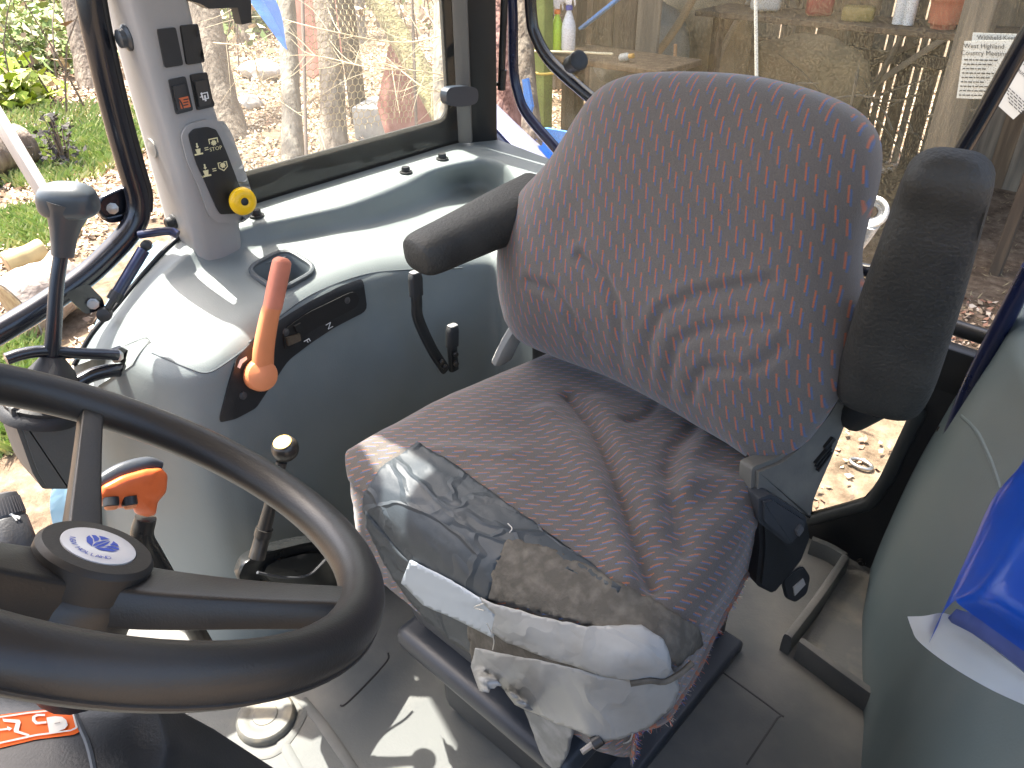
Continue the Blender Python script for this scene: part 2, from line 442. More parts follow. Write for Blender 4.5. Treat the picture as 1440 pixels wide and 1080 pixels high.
# ================================================================== CAB: floor, consoles, posts, roof
floor_bm = NB()
box(floor_bm, (-.45, .45, -.03), (1.75, 1.72, .06))
cab_floor = setp(obj('cab_floor', floor_bm, MATG, smooth=0), kind='structure')
FB = bvh_of(cab_floor)
def ridge(name, px, r=.006, parent=None, z=.0, mt=MATG, closed=False, sm=6):
    bm = NB(); tube(bm, [at(a, b, Z, z) for a, b in px], r, 10, smooth=sm, closed=False, prof=(.4, 1.2, 2.6), up=(0, 0, 1)); return obj(name, bm, mt, parent)
for line in ([(240, 1012), (275, 1035), (318, 1058), (345, 1062), (385, 1058), (412, 1030), (428, 1000)],
             [(425, 985), (450, 1015), (475, 1050), (505, 1095)], [(395, 1040), (420, 1085)]):
    ridge('mat_ridge', line, .007, cab_floor, .0)
for line in ([(546, 918), (544, 930), (515, 962), (486, 990), (478, 992)], [(1002, 935), (1095, 1003), (1093, 1010), (1050, 1075)]):
    ridge('mat_groove', line, .0013, cab_floor, .0005, SEALM, sm=4)
bm = NB(); bc = at(375, 1012, Z, .0)
lathe(bm, [(.047, .0), (.046, .010), (.042, .014), (.030, .015), (.028, .0138), (.020, .0138), (.019, .015), (.002, .015)], bc, (0, 0, 1), 32)
obj('mat_boss', bm, mat('boss_rubber', (.10, .10, .088), .65, col2=(.19, .17, .125), vscale=30, bump=.2), cab_floor)

# ---- right-hand console, lofted along its length
def con_side(sgn=1):
    # plan curves, each station from the front end to the rear
    K0 = [(-1.24, .29, .48), (-1.24, .33, .52), (-1.235, .38, .555), (-1.228, .44, .60), (-1.225, .50, .635), (-1.225, .58, .652), (-1.225, .68, .655), (-1.225, .80, .655), (-1.225, .92, .655), (-1.225, 1.03, .655), (-1.225, 1.13, .655), (-1.20, 1.215, .655), (-1.07, 1.21, .650), (-.90, 1.18, .645)]
    K1 = [(-1.19, .315, .505), (-1.185, .345, .535), (-1.175, .385, .57), (-1.17, .44, .608), (-1.168, .51, .635), (-1.165, .585, .645), (-1.135, .675, .647), (-1.118, .785, .647), (-1.128, .90, .647), (-1.142, 1.0, .647)] + [tuple(at(a, b, Z, .645)) for a, b in ((676, 225), (706, 231), (724, 250), (752, 292))]
    A = lambda L: [at(a, b, Z, z) for a, b, z in L]
    K2 = A([(206, 474, .552), (212, 458, .565), (228, 430, .58), (262, 398, .597), (303, 370, .608), (350, 350, .612), (430, 328, .612), (500, 316, .606), (590, 290, .590), (650, 262, .580), (672, 264, .578), (698, 270, .576), (714, 284, .574), (738, 318, .57)])
    K3 = A([(214, 484, .556), (252, 497, .558), (300, 488, .562), (334, 460, .57), (366, 432, .578), (402, 407, .584), (450, 386, .585), (503, 369, .580), (588, 353, .566), (680, 345, .552), (705, 352, .548), (735, 362, .545), (790, 385, .54), (860, 410, .54)])
    NRM = [(-.25, -1), (.1, -1), (.7, -.7), (1, -.2), (1, 0), (1, 0), (1, .0), (1, -.05), (.9, -.35), (.75, -.65), (.7, -.7), (.7, -.7), (.75, -.65), (.8, -.6)]
    NRM = [Vector((a, b, 0)).normalized() for a, b in NRM]
    K4 = [p+q*.030+Vector((0, 0, -.022)) for p, q in zip(K3, NRM)]
    def low_(o, z): return [Vector(((p+q*o).x, (p+q*o).y, z)) for p, q in zip(K3, NRM)]
    K5 = low_(.042, .43); K6 = low_(.062, .22); K7 = low_(.085, 0)
    K5[0] = Vector((-1.215, .28, .42)); K6[0] = Vector((-1.245, .25, .22)); K7[0] = Vector((-1.265, .22, 0))
    n = 150
    C_ = [crom(k, n) for k in (K0, K1, K2, K3, K4, K5, K6, K7)]
    rows = []
    for i in range(n):
        p = [c[i] for c in C_]
        # rounded ledge / step / lip profile
        q = []
        def arc(a, b, c, k=6):
            return [a*(1-t)**2+b*2*t*(1-t)+c*t*t for t in [j/k for j in range(k+1)]]
        q += [p[0], p[0].lerp(p[1], .5)]
        q += arc(p[1].lerp(p[0], .2), p[1]+Vector((0, 0, .003)), p[1].lerp(p[2], .25), 6)
        q += arc(p[1].lerp(p[2], .65), p[2], p[2].lerp(p[3], .12), 6)
        q += [p[2].lerp(p[3], f) for f in (.4, .55, .7)]
        q += arc(p[2].lerp(p[3], .82), p[3].lerp(p[4], .45)+Vector((0, 0, .012)), p[4].lerp(p[5], .05), 8)
        low = crom([p[4], p[5], p[6], p[7]], 16)
        q += [v for v in low[1:]]
        rows.append(q)
    if sgn < 0: rows = [[Vector((-.94-v.x, v.y, v.z)) for v in r] for r in rows]
    return rows
rows = con_side()
CUP = rnd_poly([(348, 382), (402, 354), (446, 382), (392, 412)], 4, .32)
bm = NB(); V_ = grid(bm, rows); bmesh.ops.triangulate(bm, faces=[bm.faces.new(V_[0])])
kill = [f for f in bm.faces if f.calc_center_median().z > .53 and inpoly(*pix(f.calc_center_median()), CUP)]
bmesh.ops.delete(bm, geom=kill, context='FACES')
console = obj('console_trim', bm, GREY, smooth=180)
bm = NB(); tube(bm, [r[0]+Vector((.003, 0, .003)) for r in rows[:62:3]], .0038, 8); obj('seal', bm, SEALM, console)
setp(console, 'moulded grey side console with sunlit ledge and curved inner wall under the side window', 'console')
full = NB(); grid(full, rows); tmpm = bpy.data.meshes.new('t'); full.to_mesh(tmpm); full.free()
CB = BVHTree.FromPolygons([v.co for v in tmpm.vertices], [tuple(p.vertices) for p in tmpm.polygons]); bpy.data.meshes.remove(tmpm)
# front lip seam under the hump
sp = [hit(CB, a, b)[0] for a, b in [(214, 496), (235, 505), (262, 516), (291, 524), (318, 510), (348, 488)]]
bm = NB(); tube(bm, sp, .0016, 6, smooth=4); obj('panel_seam', bm, mat('seam_grey', (.07, .085, .09), .6), console)
bm = NB(); tube(bm, [hit(CB, a, b)[0] for a, b in [(350, 482), (392, 446), (440, 413), (505, 388), (560, 380), (650, 377)]], .0015, 6, smooth=6); obj('panel_seam', bm, mat('seam_grey', (.07, .085, .09), .6), console)
# cup well: rim, sides and floor
cup3 = [hit(CB, p[0], p[1])[0] for p in CUP]
bm = NB()
up = Vector((0, 0, 1)); cc = sum(cup3, Vector())/len(cup3)
lev = [(1.04, .004), (1.0, .006), (.94, .002), (.90, -.015), (.86, -.04), (.80, -.048), (.4, -.048), (.02, -.048)]
rr = [[bm.verts.new(cc+(p-cc)*s+up*h) for p in cup3] for s, h in lev]
for A, B in zip(rr, rr[1:]):
    for k in range(len(A)): bm.faces.new((A[k], A[(k+1) % len(A)], B[(k+1) % len(A)], B[k]))
bmesh.ops.recalc_face_normals(bm, faces=bm.faces[:])
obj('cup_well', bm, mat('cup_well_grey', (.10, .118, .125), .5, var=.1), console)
bm = NB(); tube(bm, [cc+(p-cc)*1.05+up*.004 for p in cup3], .0045, 8, closed=True); obj('cup_rim', bm, mat('cup_rim_dark', (.06, .07, .075), .45), console)
# bolts on the ledge
for px, py in ((361, 304), (571, 243), (622, 224)):
    h = hit(CB, px, py); bm = NB()
    lathe(bm, [(.013, 0), (.013, .003), (.0085, .0035), (.0085, .010), (.0075, .012)], h[0], (0, 0, 1), 12)
    obj('bolt', bm, BLK, console, 30)
# black control panel following the wall
PAN = rnd_poly([(307, 593), (320, 540), (331, 504), (350, 484), (391, 451), (435, 424), (478, 403), (509, 392), (515, 436), (468, 460), (435, 482), (403, 506), (372, 552), (358, 573), (330, 588)], 3, .2)
panel = dpart('control_panel', PAN, CB, BLK, console, .004, .006, 5)
PB = bvh_of(panel)
dpart('panel_bezel', rnd_poly([(396, 465), (430, 440), (497, 408), (504, 420), (500, 432), (440, 462), (400, 494)], 3, .25), PB, SEALM, console, .003, .003, 6)
for a, b in (((437, 446), (478, 424)), ((440, 455), (480, 432)), ((436, 450), (472, 441))):
    bm = NB(); tube(bm, [hit(PB, *a)[0], hit(PB, *b)[0]], .003, 6); obj('slot_rail', bm, mat('slot_rail', (.035, .035, .032), .4), console)
dpart('slot_slider', [(399, 474), (418, 468), (420, 478), (402, 486)], PB, mat('slider_brown', (.10, .075, .05), .5, var=.3, vscale=60), console, .006, .005, 5)
dpart('slot_slider', [(410, 458), (419, 453), (424, 463), (414, 467)], PB, SEALM, console, .007, .006, 5)
for px, py in ((487, 422), (401, 467), (341, 556)):
    h = hit(PB, px, py); bm = NB(); lathe(bm, [(.006, 0), (.006, .003), (.003, .004)], h[0], h[1], 12); obj('panel_screw', bm, mat('screw_dark', (.06, .06, .06), .4), console)
text_px('F', 429, 479, 13, math.radians(60), PB, WHITE, console, off=.004)
text_px('N', 462, 458, 12, math.radians(60), PB, WHITE, console, off=.0016)
dpart('pointer_mark', [(333, 516), (337, 506), (346, 501), (347, 505), (340, 511), (337, 518)], PB, WHITE, console, .001, 0, 4)

# exterior fender sheet outside the console front (pale blue, seen past the seal)
bm = NB()
A = crom([at(75, 745, X, -1.30), at(72, 690, X, -1.30), at(110, 560, X, -1.30), at(128, 470, X, -1.30), at(165, 400, X, -1.30), at(205, 350, X, -1.30)], 24)
B = crom([at(112, 745, X, -1.245), at(118, 690, X, -1.245), at(150, 560, X, -1.24), at(166, 470, X, -1.238), at(197, 405, X, -1.236), at(243, 345, X, -1.235)], 24)
grid(bm, [A, [a.lerp(b, .5)+Vector((0, 0, .012)) for a, b in zip(A, B)], B]); bmesh.ops.solidify(bm, geom=bm.faces[:], thickness=.006)
fs = obj('fender_edge', bm, PALEB, smooth=60); setp(fs, 'pale blue outer fender edge curving beside the grey console front', 'fender')
bm = NB(); tube(bm, [p+Vector((.004, 0, .004)) for p in B], .006, 8); obj('seal', bm, SEALM, fs)

# ---- left-hand console (mirror), large in the right of the view
rowsL = con_side(-1)
bm = NB()
def lf(px, py, z): return at(px, py, Z, z)
# silhouette-led stations running from rear (top of view) to front (bottom), each a section from the seat side wall over the top
sil = [((1406, 470), .60), ((1380, 528), .585), ((1352, 600), .56), ((1318, 672), .50), ((1290, 730), .42), ((1268, 800), .33), ((1255, 880), .22), ((1240, 950), .13), ((1215, 1010), .06), ((1190, 1082), .0)]
left_rows = []
for i in range(60):
    y = .30+.95*i/59
    t = (y-.30)/.95
    # inner wall plan: bulges inwards to the rear like the right-hand one
    xin = float(np.interp(y, [.30, .55, .75, .9, 1.0, 1.1, 1.25], [.075, .06, .03, -.005, -.05, -.10, -.16]))
    xfl = float(np.interp(y, [.30, .55, .75, .9, 1.0, 1.1, 1.25], [.03, .0, -.045, -.095, -.14, -.18, -.22]))
    zt = float(np.interp(y, [.3, .6, .9, 1.25], [.60, .60, .60, .605]))
    sec = [Vector((xfl, y, 0)), Vector((xfl+.004, y, .10)), Vector((xfl+(xin-xfl)*.25, y, .26)), Vector((xfl+(xin-xfl)*.6, y, .42)), Vector((xin-.008, y, zt-.075)), Vector((xin+.004, y, zt-.028)), Vector((xin+.045, y, zt)), Vector((xin+.12, y, zt+.004)), Vector((xin+.25, y, zt-.005)), Vector((.42, y, zt-.01))]
    left_rows.append(crom(sec, 48))
grid(bm, left_rows, flip=True)
consl = obj('console_trim', bm, mat('grey_trim_shade_dust', (.085, .115, .12), .55, col2=(.135, .155, .15), c2lo=.45, c2hi=.85, vscale=4, bump=.25, bscale=420, dist=.001), smooth=180)  # shade on the left trim put into a darker base; paler noise is dust
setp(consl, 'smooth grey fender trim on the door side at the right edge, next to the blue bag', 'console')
LB = bvh_of(consl)
sp = [hit(LB, a, b) for a, b in [(1352, 585), (1372, 605), (1390, 640), (1402, 672), (1410, 700), (1412, 712)]]
bm = NB(); tube(bm, [h[0]+h[1]*-.001 for h in sp if h], .0035, 8, smooth=6); obj('moulded_crease', bm, MATS['grey_trim_shade_dust'], consl)

# ---- storage tray moulded in the floor
tray = thing('storage_tray', 'grey open storage tray moulded beside the seat, with raised walls', 'tray', at(1180, 880, Z, 0))
def wall(px, r, z, name='tray_wall'):
    bm = NB(); P = [at(a, b, Z, z) for a, b in px]
    tube(bm, [p-Vector((0, 0, .012)) for p in P], 1, 12, smooth=3, prof=(.03, r*.7, 4), up=(0, 0, 1)); return obj(name, bm, MATG, tray, 50)
wall([(1187, 790), (1150, 845), (1106, 903)], .012, .028)
wall([(1124, 908), (1175, 946), (1236, 990)], .012, .028)
wall([(1140, 765), (1165, 775), (1187, 788)], .012, .02)
bm = NB(); P = [at(a, b, Z, .004) for a, b in ((1190, 795), (1262, 828), (1232, 985), (1130, 905))]
prism(bm, P, (0, 0, .003)); obj('tray_bottom', bm, mat('tray_dusty', (.13, .135, .13), .75, col2=(.22, .21, .18), vscale=14, bump=.4, bscale=200), tray)

# ---- roof, rear and side posts (the roof is out of frame and shades the cab)
roof = NB(); box(roof, (-.375, .285, 1.72), (1.59, 2.07, .10), bev=.03)
rf = obj('cab_roof', roof, mat('roof_liner', (.52, .52, .50), .8)); setp(rf, 'grey cab roof overhead, out of the frame', 'roof')
dash = thing('dashboard_blocker', 'unseen black dash block ahead of the steering wheel, added to cut low front light', 'dashboard_blocker', (-.45, -.6, 0))
bm = NB(); box(bm, (-.46, -.62, .42), (.56, .34, .84), bev=.05, seg=3); obj('dash_block', bm, BLK, dash, 50)  # unseen dash box added to cut low light from the front
bm = NB(); box(bm, (-.40, -.76, .40), (1.55, .04, .80), bev=.01); obj('front_block', bm, BLK, dash, 50)  # unseen panel added to block low front light
cabf = thing('cab_frame', 'black steel rear corner post and lower rails behind the seat', 'cab frame', (-1.2, 1.2, 0))
def bar(name, a, b, w_, d_, mt=FRAME, parent=cabf, bev=.004):
    bm = NB(); a = Vector(a); b = Vector(b); q = (b-a).to_track_quat('Z', 'Y')
    box(bm, (a+b)/2, (w_, d_, (b-a).length), q.to_matrix(), bev); return obj(name, bm, mt, parent, 30)
bar('corner_post', (-1.215, 1.205, .55), (-1.205, 1.222, 1.72), .05, .062)
bar('post_cover', (-1.20, 1.146, .66), (-1.195, 1.15, 1.68), .012, .03, mat('post_grey', (.13, .125, .115), .5))
bar('front_post', (-.25, -.42, 0), (-.25, -.42, 1.7), .05, .05)
bar('door_post', (.30, 1.28, .6), (.28, 1.28, 1.7), .06, .06)
# lower rail sloping over the right fender, navy at its outer side
p1, p2, p3, p4 = at(684, 178, Y, 1.24), at(768, 262, Y, 1.24), at(760, 285, Y, 1.22), at(675, 195, Y, 1.22)
bm = NB(); tube(bm, [at(676, 182, Y, 1.235), at(700, 208, Y, 1.235), at(770, 280, Y, 1.235), at(850, 340, Y, 1.235)], 1, 12, prof=(.024, .02, 4), caps=True); obj('fender_rail', bm, NAVY, cabf, 50)
# rails under the rear window on the door side
tb = lambda name, pts, r, mt=FRAME, parent=cabf, **k: obj(name, (lambda b: (tube(b, pts, r, **k), b)[1])(NB()), mt, parent, 60)
tb('lower_rail', [(-.75, 1.235, .540), (-.10, 1.235, .530)], .0125)
bar('lower_rail', (-.75, 1.24, .468), (.28, 1.24, .455), .03, .075)
# rear lower panel with its small window
out = [at(a, b, Y, 1.25) for a, b in ((1120, 520), (1440, 520), (1440, 860), (1120, 860))]
Oo = [(1090, 540), (1320, 528), (1420, 540), (1420, 700), (1330, 860), (1180, 830), (1085, 790), (1085, 650)]
Ii = [(1150, 575), (1215, 570), (1288, 567), (1262, 625), (1243, 668), (1216, 698), (1140, 722), (1146, 640)]
bm = NB()
O3 = [at(a, b, Y, 1.245) for a, b in Oo]; I3 = [at(a, b, Y, 1.245) for a, b in Ii]
grid(bm, [O3+O3[:1], I3+I3[:1]]); bmesh.ops.remove_doubles(bm, verts=bm.verts[:], dist=1e-5)
bmesh.ops.solidify(bm, geom=bm.faces[:], thickness=.012); bmesh.ops.recalc_face_normals(bm, faces=bm.faces[:])
obj('lower_panel', bm, BLK, cabf, 30)
bm = NB(); tube(bm, [p+Vector((0, -.012, 0)) for p in rnd_poly([v for v in [at(a, b, Y, 1.245) for a, b in ((1143, 570), (1302, 563), (1252, 668), (1228, 703), (1135, 728))]], 4, .12)], 1, 10, closed=True, prof=(.013, .012, 4)); obj('lower_window_frame', bm, mat('frame_grey', (.03, .034, .034), .45), cabf, 60)
bm = NB(); bm.faces.new([bm.verts.new(p) for p in I3]); obj('lower_window_pane', bm, glass('low_glass', .1, 300, .3, .015), cabf, 0)
bm = NB(); tube(bm, [at(1452, 375, Y, 1.2), at(1405, 465, Y, 1.2), at(1362, 552, Y, 1.2), at(1330, 640, Y, 1.2)], 1, 12, smooth=4, prof=(.016, .013, 4)); obj('door_side_upright', bm, NAVY, cabf, 60)
for px, py in ((1180, 778), (1212, 790), (1235, 797), (1325, 605)):
    p = at(px, py, Y, 1.225); bm = NB(); lathe(bm, [(.008, 0), (.008, .003), (.0045, .0035), (.0045, .007)], p, (0, -1, 0), 10); obj('panel_bolt', bm, DARKST, cabf)

# ---- right-hand side window
win = thing('side_window', 'side window in a black frame above the ledge, with catch on its rear edge', 'window', (-1.2, .85, .65))
def ring_yz(name, yo, zo, yi, zi, x, th, mt, rad):
    bm = NB()
    o_ = rnd_poly([(x, yo[0], zo[0]), (x, yo[1], zo[0]), (x, yo[1], zo[1]), (x, yo[0], zo[1])], 5, .02); i_ = rnd_poly([(x, yi[0], zi[0]), (x, yi[1], zi[0]), (x, yi[1], zi[1]), (x, yi[0], zi[1])], 5, rad)
    grid(bm, [o_+o_[:1], i_+i_[:1]]); bmesh.ops.remove_doubles(bm, verts=bm.verts[:], dist=1e-5)
    bmesh.ops.solidify(bm, geom=bm.faces[:], thickness=th); bmesh.ops.recalc_face_normals(bm, faces=bm.faces[:])
    return obj(name, bm, mt, win, 30)
FRAMEW = mat('frame_matt', (.012, .0125, .0125), .75, spec=.15)
ring_yz('frame', (.555, 1.17), (.650, 1.83), (.56, 1.125), (.712, 1.44), -1.229, .005, FRAMEW, .05)  # unseen header carried past the roof to keep sun off the cushion
bm = NB(); g_ = [(-1.226, .56, .66), (-1.226, 1.15, .66), (-1.226, 1.15, 1.5), (-1.226, .56, 1.5)]; bm.faces.new([bm.verts.new(p) for p in g_]); obj('pane', bm, GLS, win, 0)
c_ = [at(a, b, X, -1.185) for a, b in rnd_poly([(619, 122), (645, 119), (664, 122), (664, 144), (640, 149), (619, 146)], 4, .4)]
bm = NB(); prism(bm, c_, (.018, 0, 0)); obj('catch', bm, mat('catch_plastic', (.03, .04, .055), .3), win, 30)
c_ = [at(a, b, X, -1.17) for a, b in ((236, -30), (342, -30), (344, 30), (330, 33), (324, 9), (284, 11), (272, 4), (245, -4))]
bm = NB(); prism(bm, c_, (.02, 0, 0)); obj('latch_handle', bm, BLK, win, 30)

# ---- rear window: bent tube frame with dusty pane
rw = thing('rear_window', 'dusty rear window in a bent black tube frame behind the backrest', 'window', (-.7, 1.29, .6))
loop = [(742, -160), (744, -60), (747, 20), (754, 52), (776, 88), (832, 138), (900, 190), (1000, 262), (1120, 335), (1190, 370), (1222, 381), (1248, 376), (1262, 350), (1352, 213), (1440, 58), (1560, -150)]
fr = [Vector((-1.10, 1.29, 1.66))]+[at(a, b, Y, 1.29) for a, b in loop]+[Vector((-.10, 1.29, 1.66))]
bm = NB(); tube(bm, fr, .0125, 12, smooth=5, closed=True); obj('tube_frame', bm, BLKP, rw, 60)
l2 = [(712, -160), (716, -60), (721, 20), (722, 95), (728, 130), (742, 162), (790, 218), (850, 285), (930, 350)]
bm = NB(); tube(bm, [Vector((-1.16, 1.275, 1.66))]+[at(a, b, Y, 1.275) for a, b in l2], .011, 12, smooth=5); obj('inner_seal_frame', bm, NAVY, rw, 60)
pn = [Vector((-1.16, 1.283, 1.66))]+[at(a, b, Y, 1.283) for a, b in [(712, -160), (716, -60), (721, 20), (722, 95), (728, 130), (742, 162), (790, 218), (850, 285), (1000, 380), (1190, 385), (1248, 388), (1262, 350), (1352, 213), (1440, 58), (1560, -150)]]+[Vector((-.10, 1.283, 1.66))]
bm = NB(); bm.faces.new([bm.verts.new(p) for p in pn]); bmesh.ops.triangulate(bm, faces=bm.faces[:]); obj('pane', bm, GLR, rw, 0)
a, b = at(793, 95, Y, 1.285), at(812, 84, Y, 1.24)
bm = NB(); lathe(bm, [(.012, 0), (.013, .004), (.0165, .008), (.0165, .035), (.019, .037), (.019, .046), (.015, .048), (.003, .047)], at(800, 92, Y, 1.28), (at(826, 79, Y, 1.25)-at(800, 92, Y, 1.28)), 24); obj('handle_stub', bm, BLK, rw, 40)
# gas strut by the corner post
gs = thing('gas_strut', 'slim black gas strut hanging beside the rear corner post', 'gas strut', at(705, 110, Y, 1.25))
bm = NB(); tube(bm, [Vector((-1.17, 1.25, 1.60)), at(712, -80, Y, 1.25), at(708, 30, Y, 1.25), at(705, 112, Y, 1.25)], .0075, 12); obj('cylinder', bm, BLK, gs, 60)
bm = NB(); tube(bm, [at(707, 98, Y, 1.25), at(705, 126, Y, 1.25)], .0085, 12); obj('end_socket', bm, BLK, gs, 60)
bm = NB(); tube(bm, [at(686, 116, Y, 1.24), at(705, 119, Y, 1.25)], [.006, .004], 10); obj('ball_pin', bm, DARKST, gs, 60)

# ---- C-pillar trim with switches
pil = thing('pillar_trim', 'light grey pillar trim carrying dark switches and a yellow knob', 'pillar trim', (-1.18, .54, .63))
def psec(z, bulge=0):
    x0, x1, y0, y1 = -1.285, -1.152+bulge*.7, .498, .578+bulge*.4
    f = (z-.63)/.37
    y0 += .0-.002*f
    P = [(x0, y0+.01), (x1-.012, y0), (x1, y0+.014), (x1+.004, (y0+y1)/2), (x1, y1-.006), (x1-.008, y1), (x0, y1)]
    return [Vector((a, b, z)) for a, b in rnd_poly([(a, b, 0) for a, b in P], 2, .2) for a, b in [(a, b)]] if False else [Vector((q.x, q.y, z)) for q in rnd_poly([(a, b, 0) for a, b in P], 2, .22)]
rows = []
for z, bl in ((.612, -.003), (.625, .0), (.655, .004), (.672, .010), (.70, .013), (.78, .012), (.83, .007), (.86, .002), (.90, .0), (1.0, .0), (1.15, .0), (1.4, .01), (1.68, .03)):
    r = psec(z, bl); rows.append(r+r[:1])
bm = NB(); grid(bm, rows); bmesh.ops.remove_doubles(bm, verts=bm.verts[:], dist=1e-5); bmesh.ops.recalc_face_normals(bm, faces=bm.faces[:])
shell = obj('pillar_shell', bm, PGREY, pil, 50)
PI = bvh_of(shell)
bo = dpart('panel_boss', rnd_poly([(253, 190), (262, 174), (288, 167), (308, 171), (320, 190), (334, 228), (347, 268), (350, 300), (340, 311), (304, 312), (292, 302), (278, 262), (262, 226)], 3, .25), PI, PGREY, pil, .0075, .008, 6, sm=60)
PI0 = PI; PI = bvh_of(shell, bo)
lab = dpart('indicator_panel', rnd_poly([(264, 189), (272, 181), (290, 178), (302, 182), (309, 195), (322, 227), (337, 267), (342, 289), (337, 299), (309, 301), (304, 293), (290, 261), (274, 226)], 3, .2), PI, BLK, pil, .003, .003, 5)
IB = bvh_of(lab)
def icon(polys, cx, cy, s, ang=math.radians(-12), mt=CREAM, bv=IB, name='icon', parent=None):
    for P in polys:
        c, sn = math.cos(ang), math.sin(ang); q = [((x*s)*c-(y*s)*-sn*-1+cx if False else cx+s*(x*c+y*-sn*-1 if False else x*c - y*sn), cy+s*(x*sn+y*c)) for x, y in P]
        dpart(name, q, bv, mt, parent or pil, .0009, 0, 3)
def rect(x0, y0, x1, y1): return [(x0, y0), (x1, y0), (x1, y1), (x0, y1)]
cone = [rect(-.13, -1.2, .13, -.55), [(-.32, -.6), (.32, -.6), (0, -.2)], [(-.5, -.1), (.5, -.1), (.32, .75), (-.32, .75)], rect(-.8, .75, .8, 1.05)]
eq = [rect(-.45, -.32, .45, -.12), rect(-.45, .15, .45, .35)]
def gear(c=0): return [[(math.cos(k*math.pi/8)*(.62 if k % 2 else .45), math.sin(k*math.pi/8)*(.62 if k % 2 else .45)+c) for k in range(16)]]
arch = [rect(-.95, -.85, .95, -.62), rect(-.95, -.62, -.75, .2), rect(.75, -.62, .95, .2)]
shield = [[(-.95, -.8), (-.75, -.8), (-.75, .3), (-.95, .35)], [(.75, -.8), (.95, -.8), (.95, .35), (.75, .3)], [(-.95, .35), (-.75, .3), (0, .85), (0, 1.1)], [(.95, .35), (.75, .3), (0, .85), (0, 1.1)], rect(-.75, -.8, -.3, -.62), rect(.3, -.8, .75, -.62)]
icon(cone, 278, 210, 7.5); icon(eq, 290, 209, 6); icon(arch+gear(.1), 300, 200, 7)
icon(cone, 289, 240, 8); icon(eq, 301, 238.5, 6); icon(shield+gear(-.1), 313, 233, 7)
text_px('STOP', 303, 209, 7.5, math.radians(-12), IB, CREAM, pil)
def switch(q, name, label=None):
    o = dpart(name, rnd_poly(q, 2, .08), PI, BLK, pil, .004, .004, 8)
    return o
for q in ([(220, 41), (245, 38), (256, 91), (231, 95)], [(252, 36), (276, 33), (286, 87), (261, 91)]): switch(q, 'blank_cover')
for q, ic in (([(236, 112), (259, 107), (270, 155), (247, 161)], 0), ([(266, 105), (289, 101), (299, 150), (276, 155)], 1)):
    o = switch(q, 'rocker_switch'); SB = bvh_of(o)
    c = sum((Vector(p) for p in q), Vector((0, 0)))/4; q2 = [c+(Vector(p)-c)*.72+Vector((1, 3)) for p in q]
    k = obj('rocker', drape(q2, SB, .004, .004, 6), mat('rocker_black', (.028, .029, .03), .35), o)
    RB = bvh_of(k)
    if ic == 0:
        dpart('icon', [(251, 138), (264, 135), (268, 150), (254, 153)], RB, mat('icon_orange', (.55, .13, .04), .5), o, .0012, 0, 5)
        for yy in (139, 143, 147): dpart('icon', [(257, yy+.5), (264, yy-1), (264.4, yy+.6), (257.4, yy+2)], RB, BLK, o, .002, 0, 3)
        dpart('icon', [(252, 139), (256, 145), (258, 152), (256.5, 152.5), (254, 146), (251, 140)], RB, BLK, o, .002, 0, 3)
    else:
        for l in ([(281, 131), (283, 129.7), (286, 140), (284.5, 140.5)], [(282, 131), (291, 129), (291.3, 130.5), (282.5, 132.5)], [(290, 129), (291.5, 129), (293, 137), (291.5, 137.5)], [(284, 139.5), (293, 137), (293.2, 138.5), (284.4, 141)], [(286, 134), (288.5, 133.5), (290, 142), (287.5, 142.5)], [(280, 136), (285, 134.8), (285.2, 136.2), (280.4, 137.3)]):
            dpart('icon', l, RB, WHITE, o, .0012, 0, 3)
h = hit(IB, 334, 281); ax = (h[1]+(EYE-h[0]).normalized()*.8).normalized()
bm = NB(); lathe(bm, [(.007, -.004), (.007, .016)], h[0], ax, 16); obj('knob_stem', bm, BLK, pil)
bm = NB(); lathe(bm, [(.006, .012), (.014, .013), (.0205, .017), (.022, .021), (.0205, .026), (.016, .0295), (.008, .031), (.0062, .030), (.0062, .026), (.002, .026)], h[0], ax, 32); ob = obj('push_knob', bm, YELLOW, pil)
bm = NB(); lathe(bm, [(.006, .027), (.006, .0295), (.003, .030)], h[0], ax, 16); obj('knob_centre', bm, BLK, ob)
for px, py, r, mt in ((180, 53, .0155, mat('plug_slate', (.05, .058, .066), .35)), (215, 208, .0125, mat('plug_beige', (.42, .41, .37), .5)), (245, 311, .0105, MATS['black_rubber'])):
    h = hit(PI, px, py)
    if h:
        n_ = Vector((0, -1, 0))
        bm = NB(); lathe(bm, [(r*1.15, 0), (r*1.15, .003), (r*.85, .003 if 'beige' in mt.name else .006), (r*.8, .003 if 'beige' in mt.name else .013), (r*.6, .0035 if 'beige' in mt.name else .015), (.001, .0035 if 'beige' in mt.name else .015)], h[0], n_, 20); obj('trim_plug', bm, mt, pil, 40)

# ================================================================== DRIVER SEAT
seat = thing('driver_seat', 'worn driver seat in grey fabric with orange and blue flecks and taped front edge', 'seat', (-.465, .6, 0))
# --- cushion: cloth-like cover over a rounded block
CXS, HW, Y0, Y1, ZT, RAD = -.480, .265, .412, .86, .497, .052
folds = []   # (pixel line, depth, width)
def z_line(px): return [at(a, b, Z, .49) for a, b in px]
for px, d_, w_ in (([(800, 560), (835, 605), (858, 660), (876, 715), (893, 775), (915, 830)], -.013, .011), ([(770, 590), (808, 640), (838, 700), (868, 770), (880, 830)], .012, .020),
                   ([(845, 575), (880, 640), (905, 690), (920, 740)], .009, .022),
                   ([(985, 590), (950, 632), (938, 668), (945, 720), (960, 780)], -.009, .012), ([(1000, 610), (970, 650), (962, 700)], .009, .018), ([(930, 560), (908, 588), (880, 600)], -.006, .008),
                   ([(1065, 690), (1000, 680), (955, 700)], .008, .02), ([(700, 700), (760, 760), (830, 810)], .004, .03), ([(560, 640), (640, 640), (720, 650)], .004, .012)):
    folds.append(([Vector((p.x, p.y)) for p in z_line(px)], d_, w_))
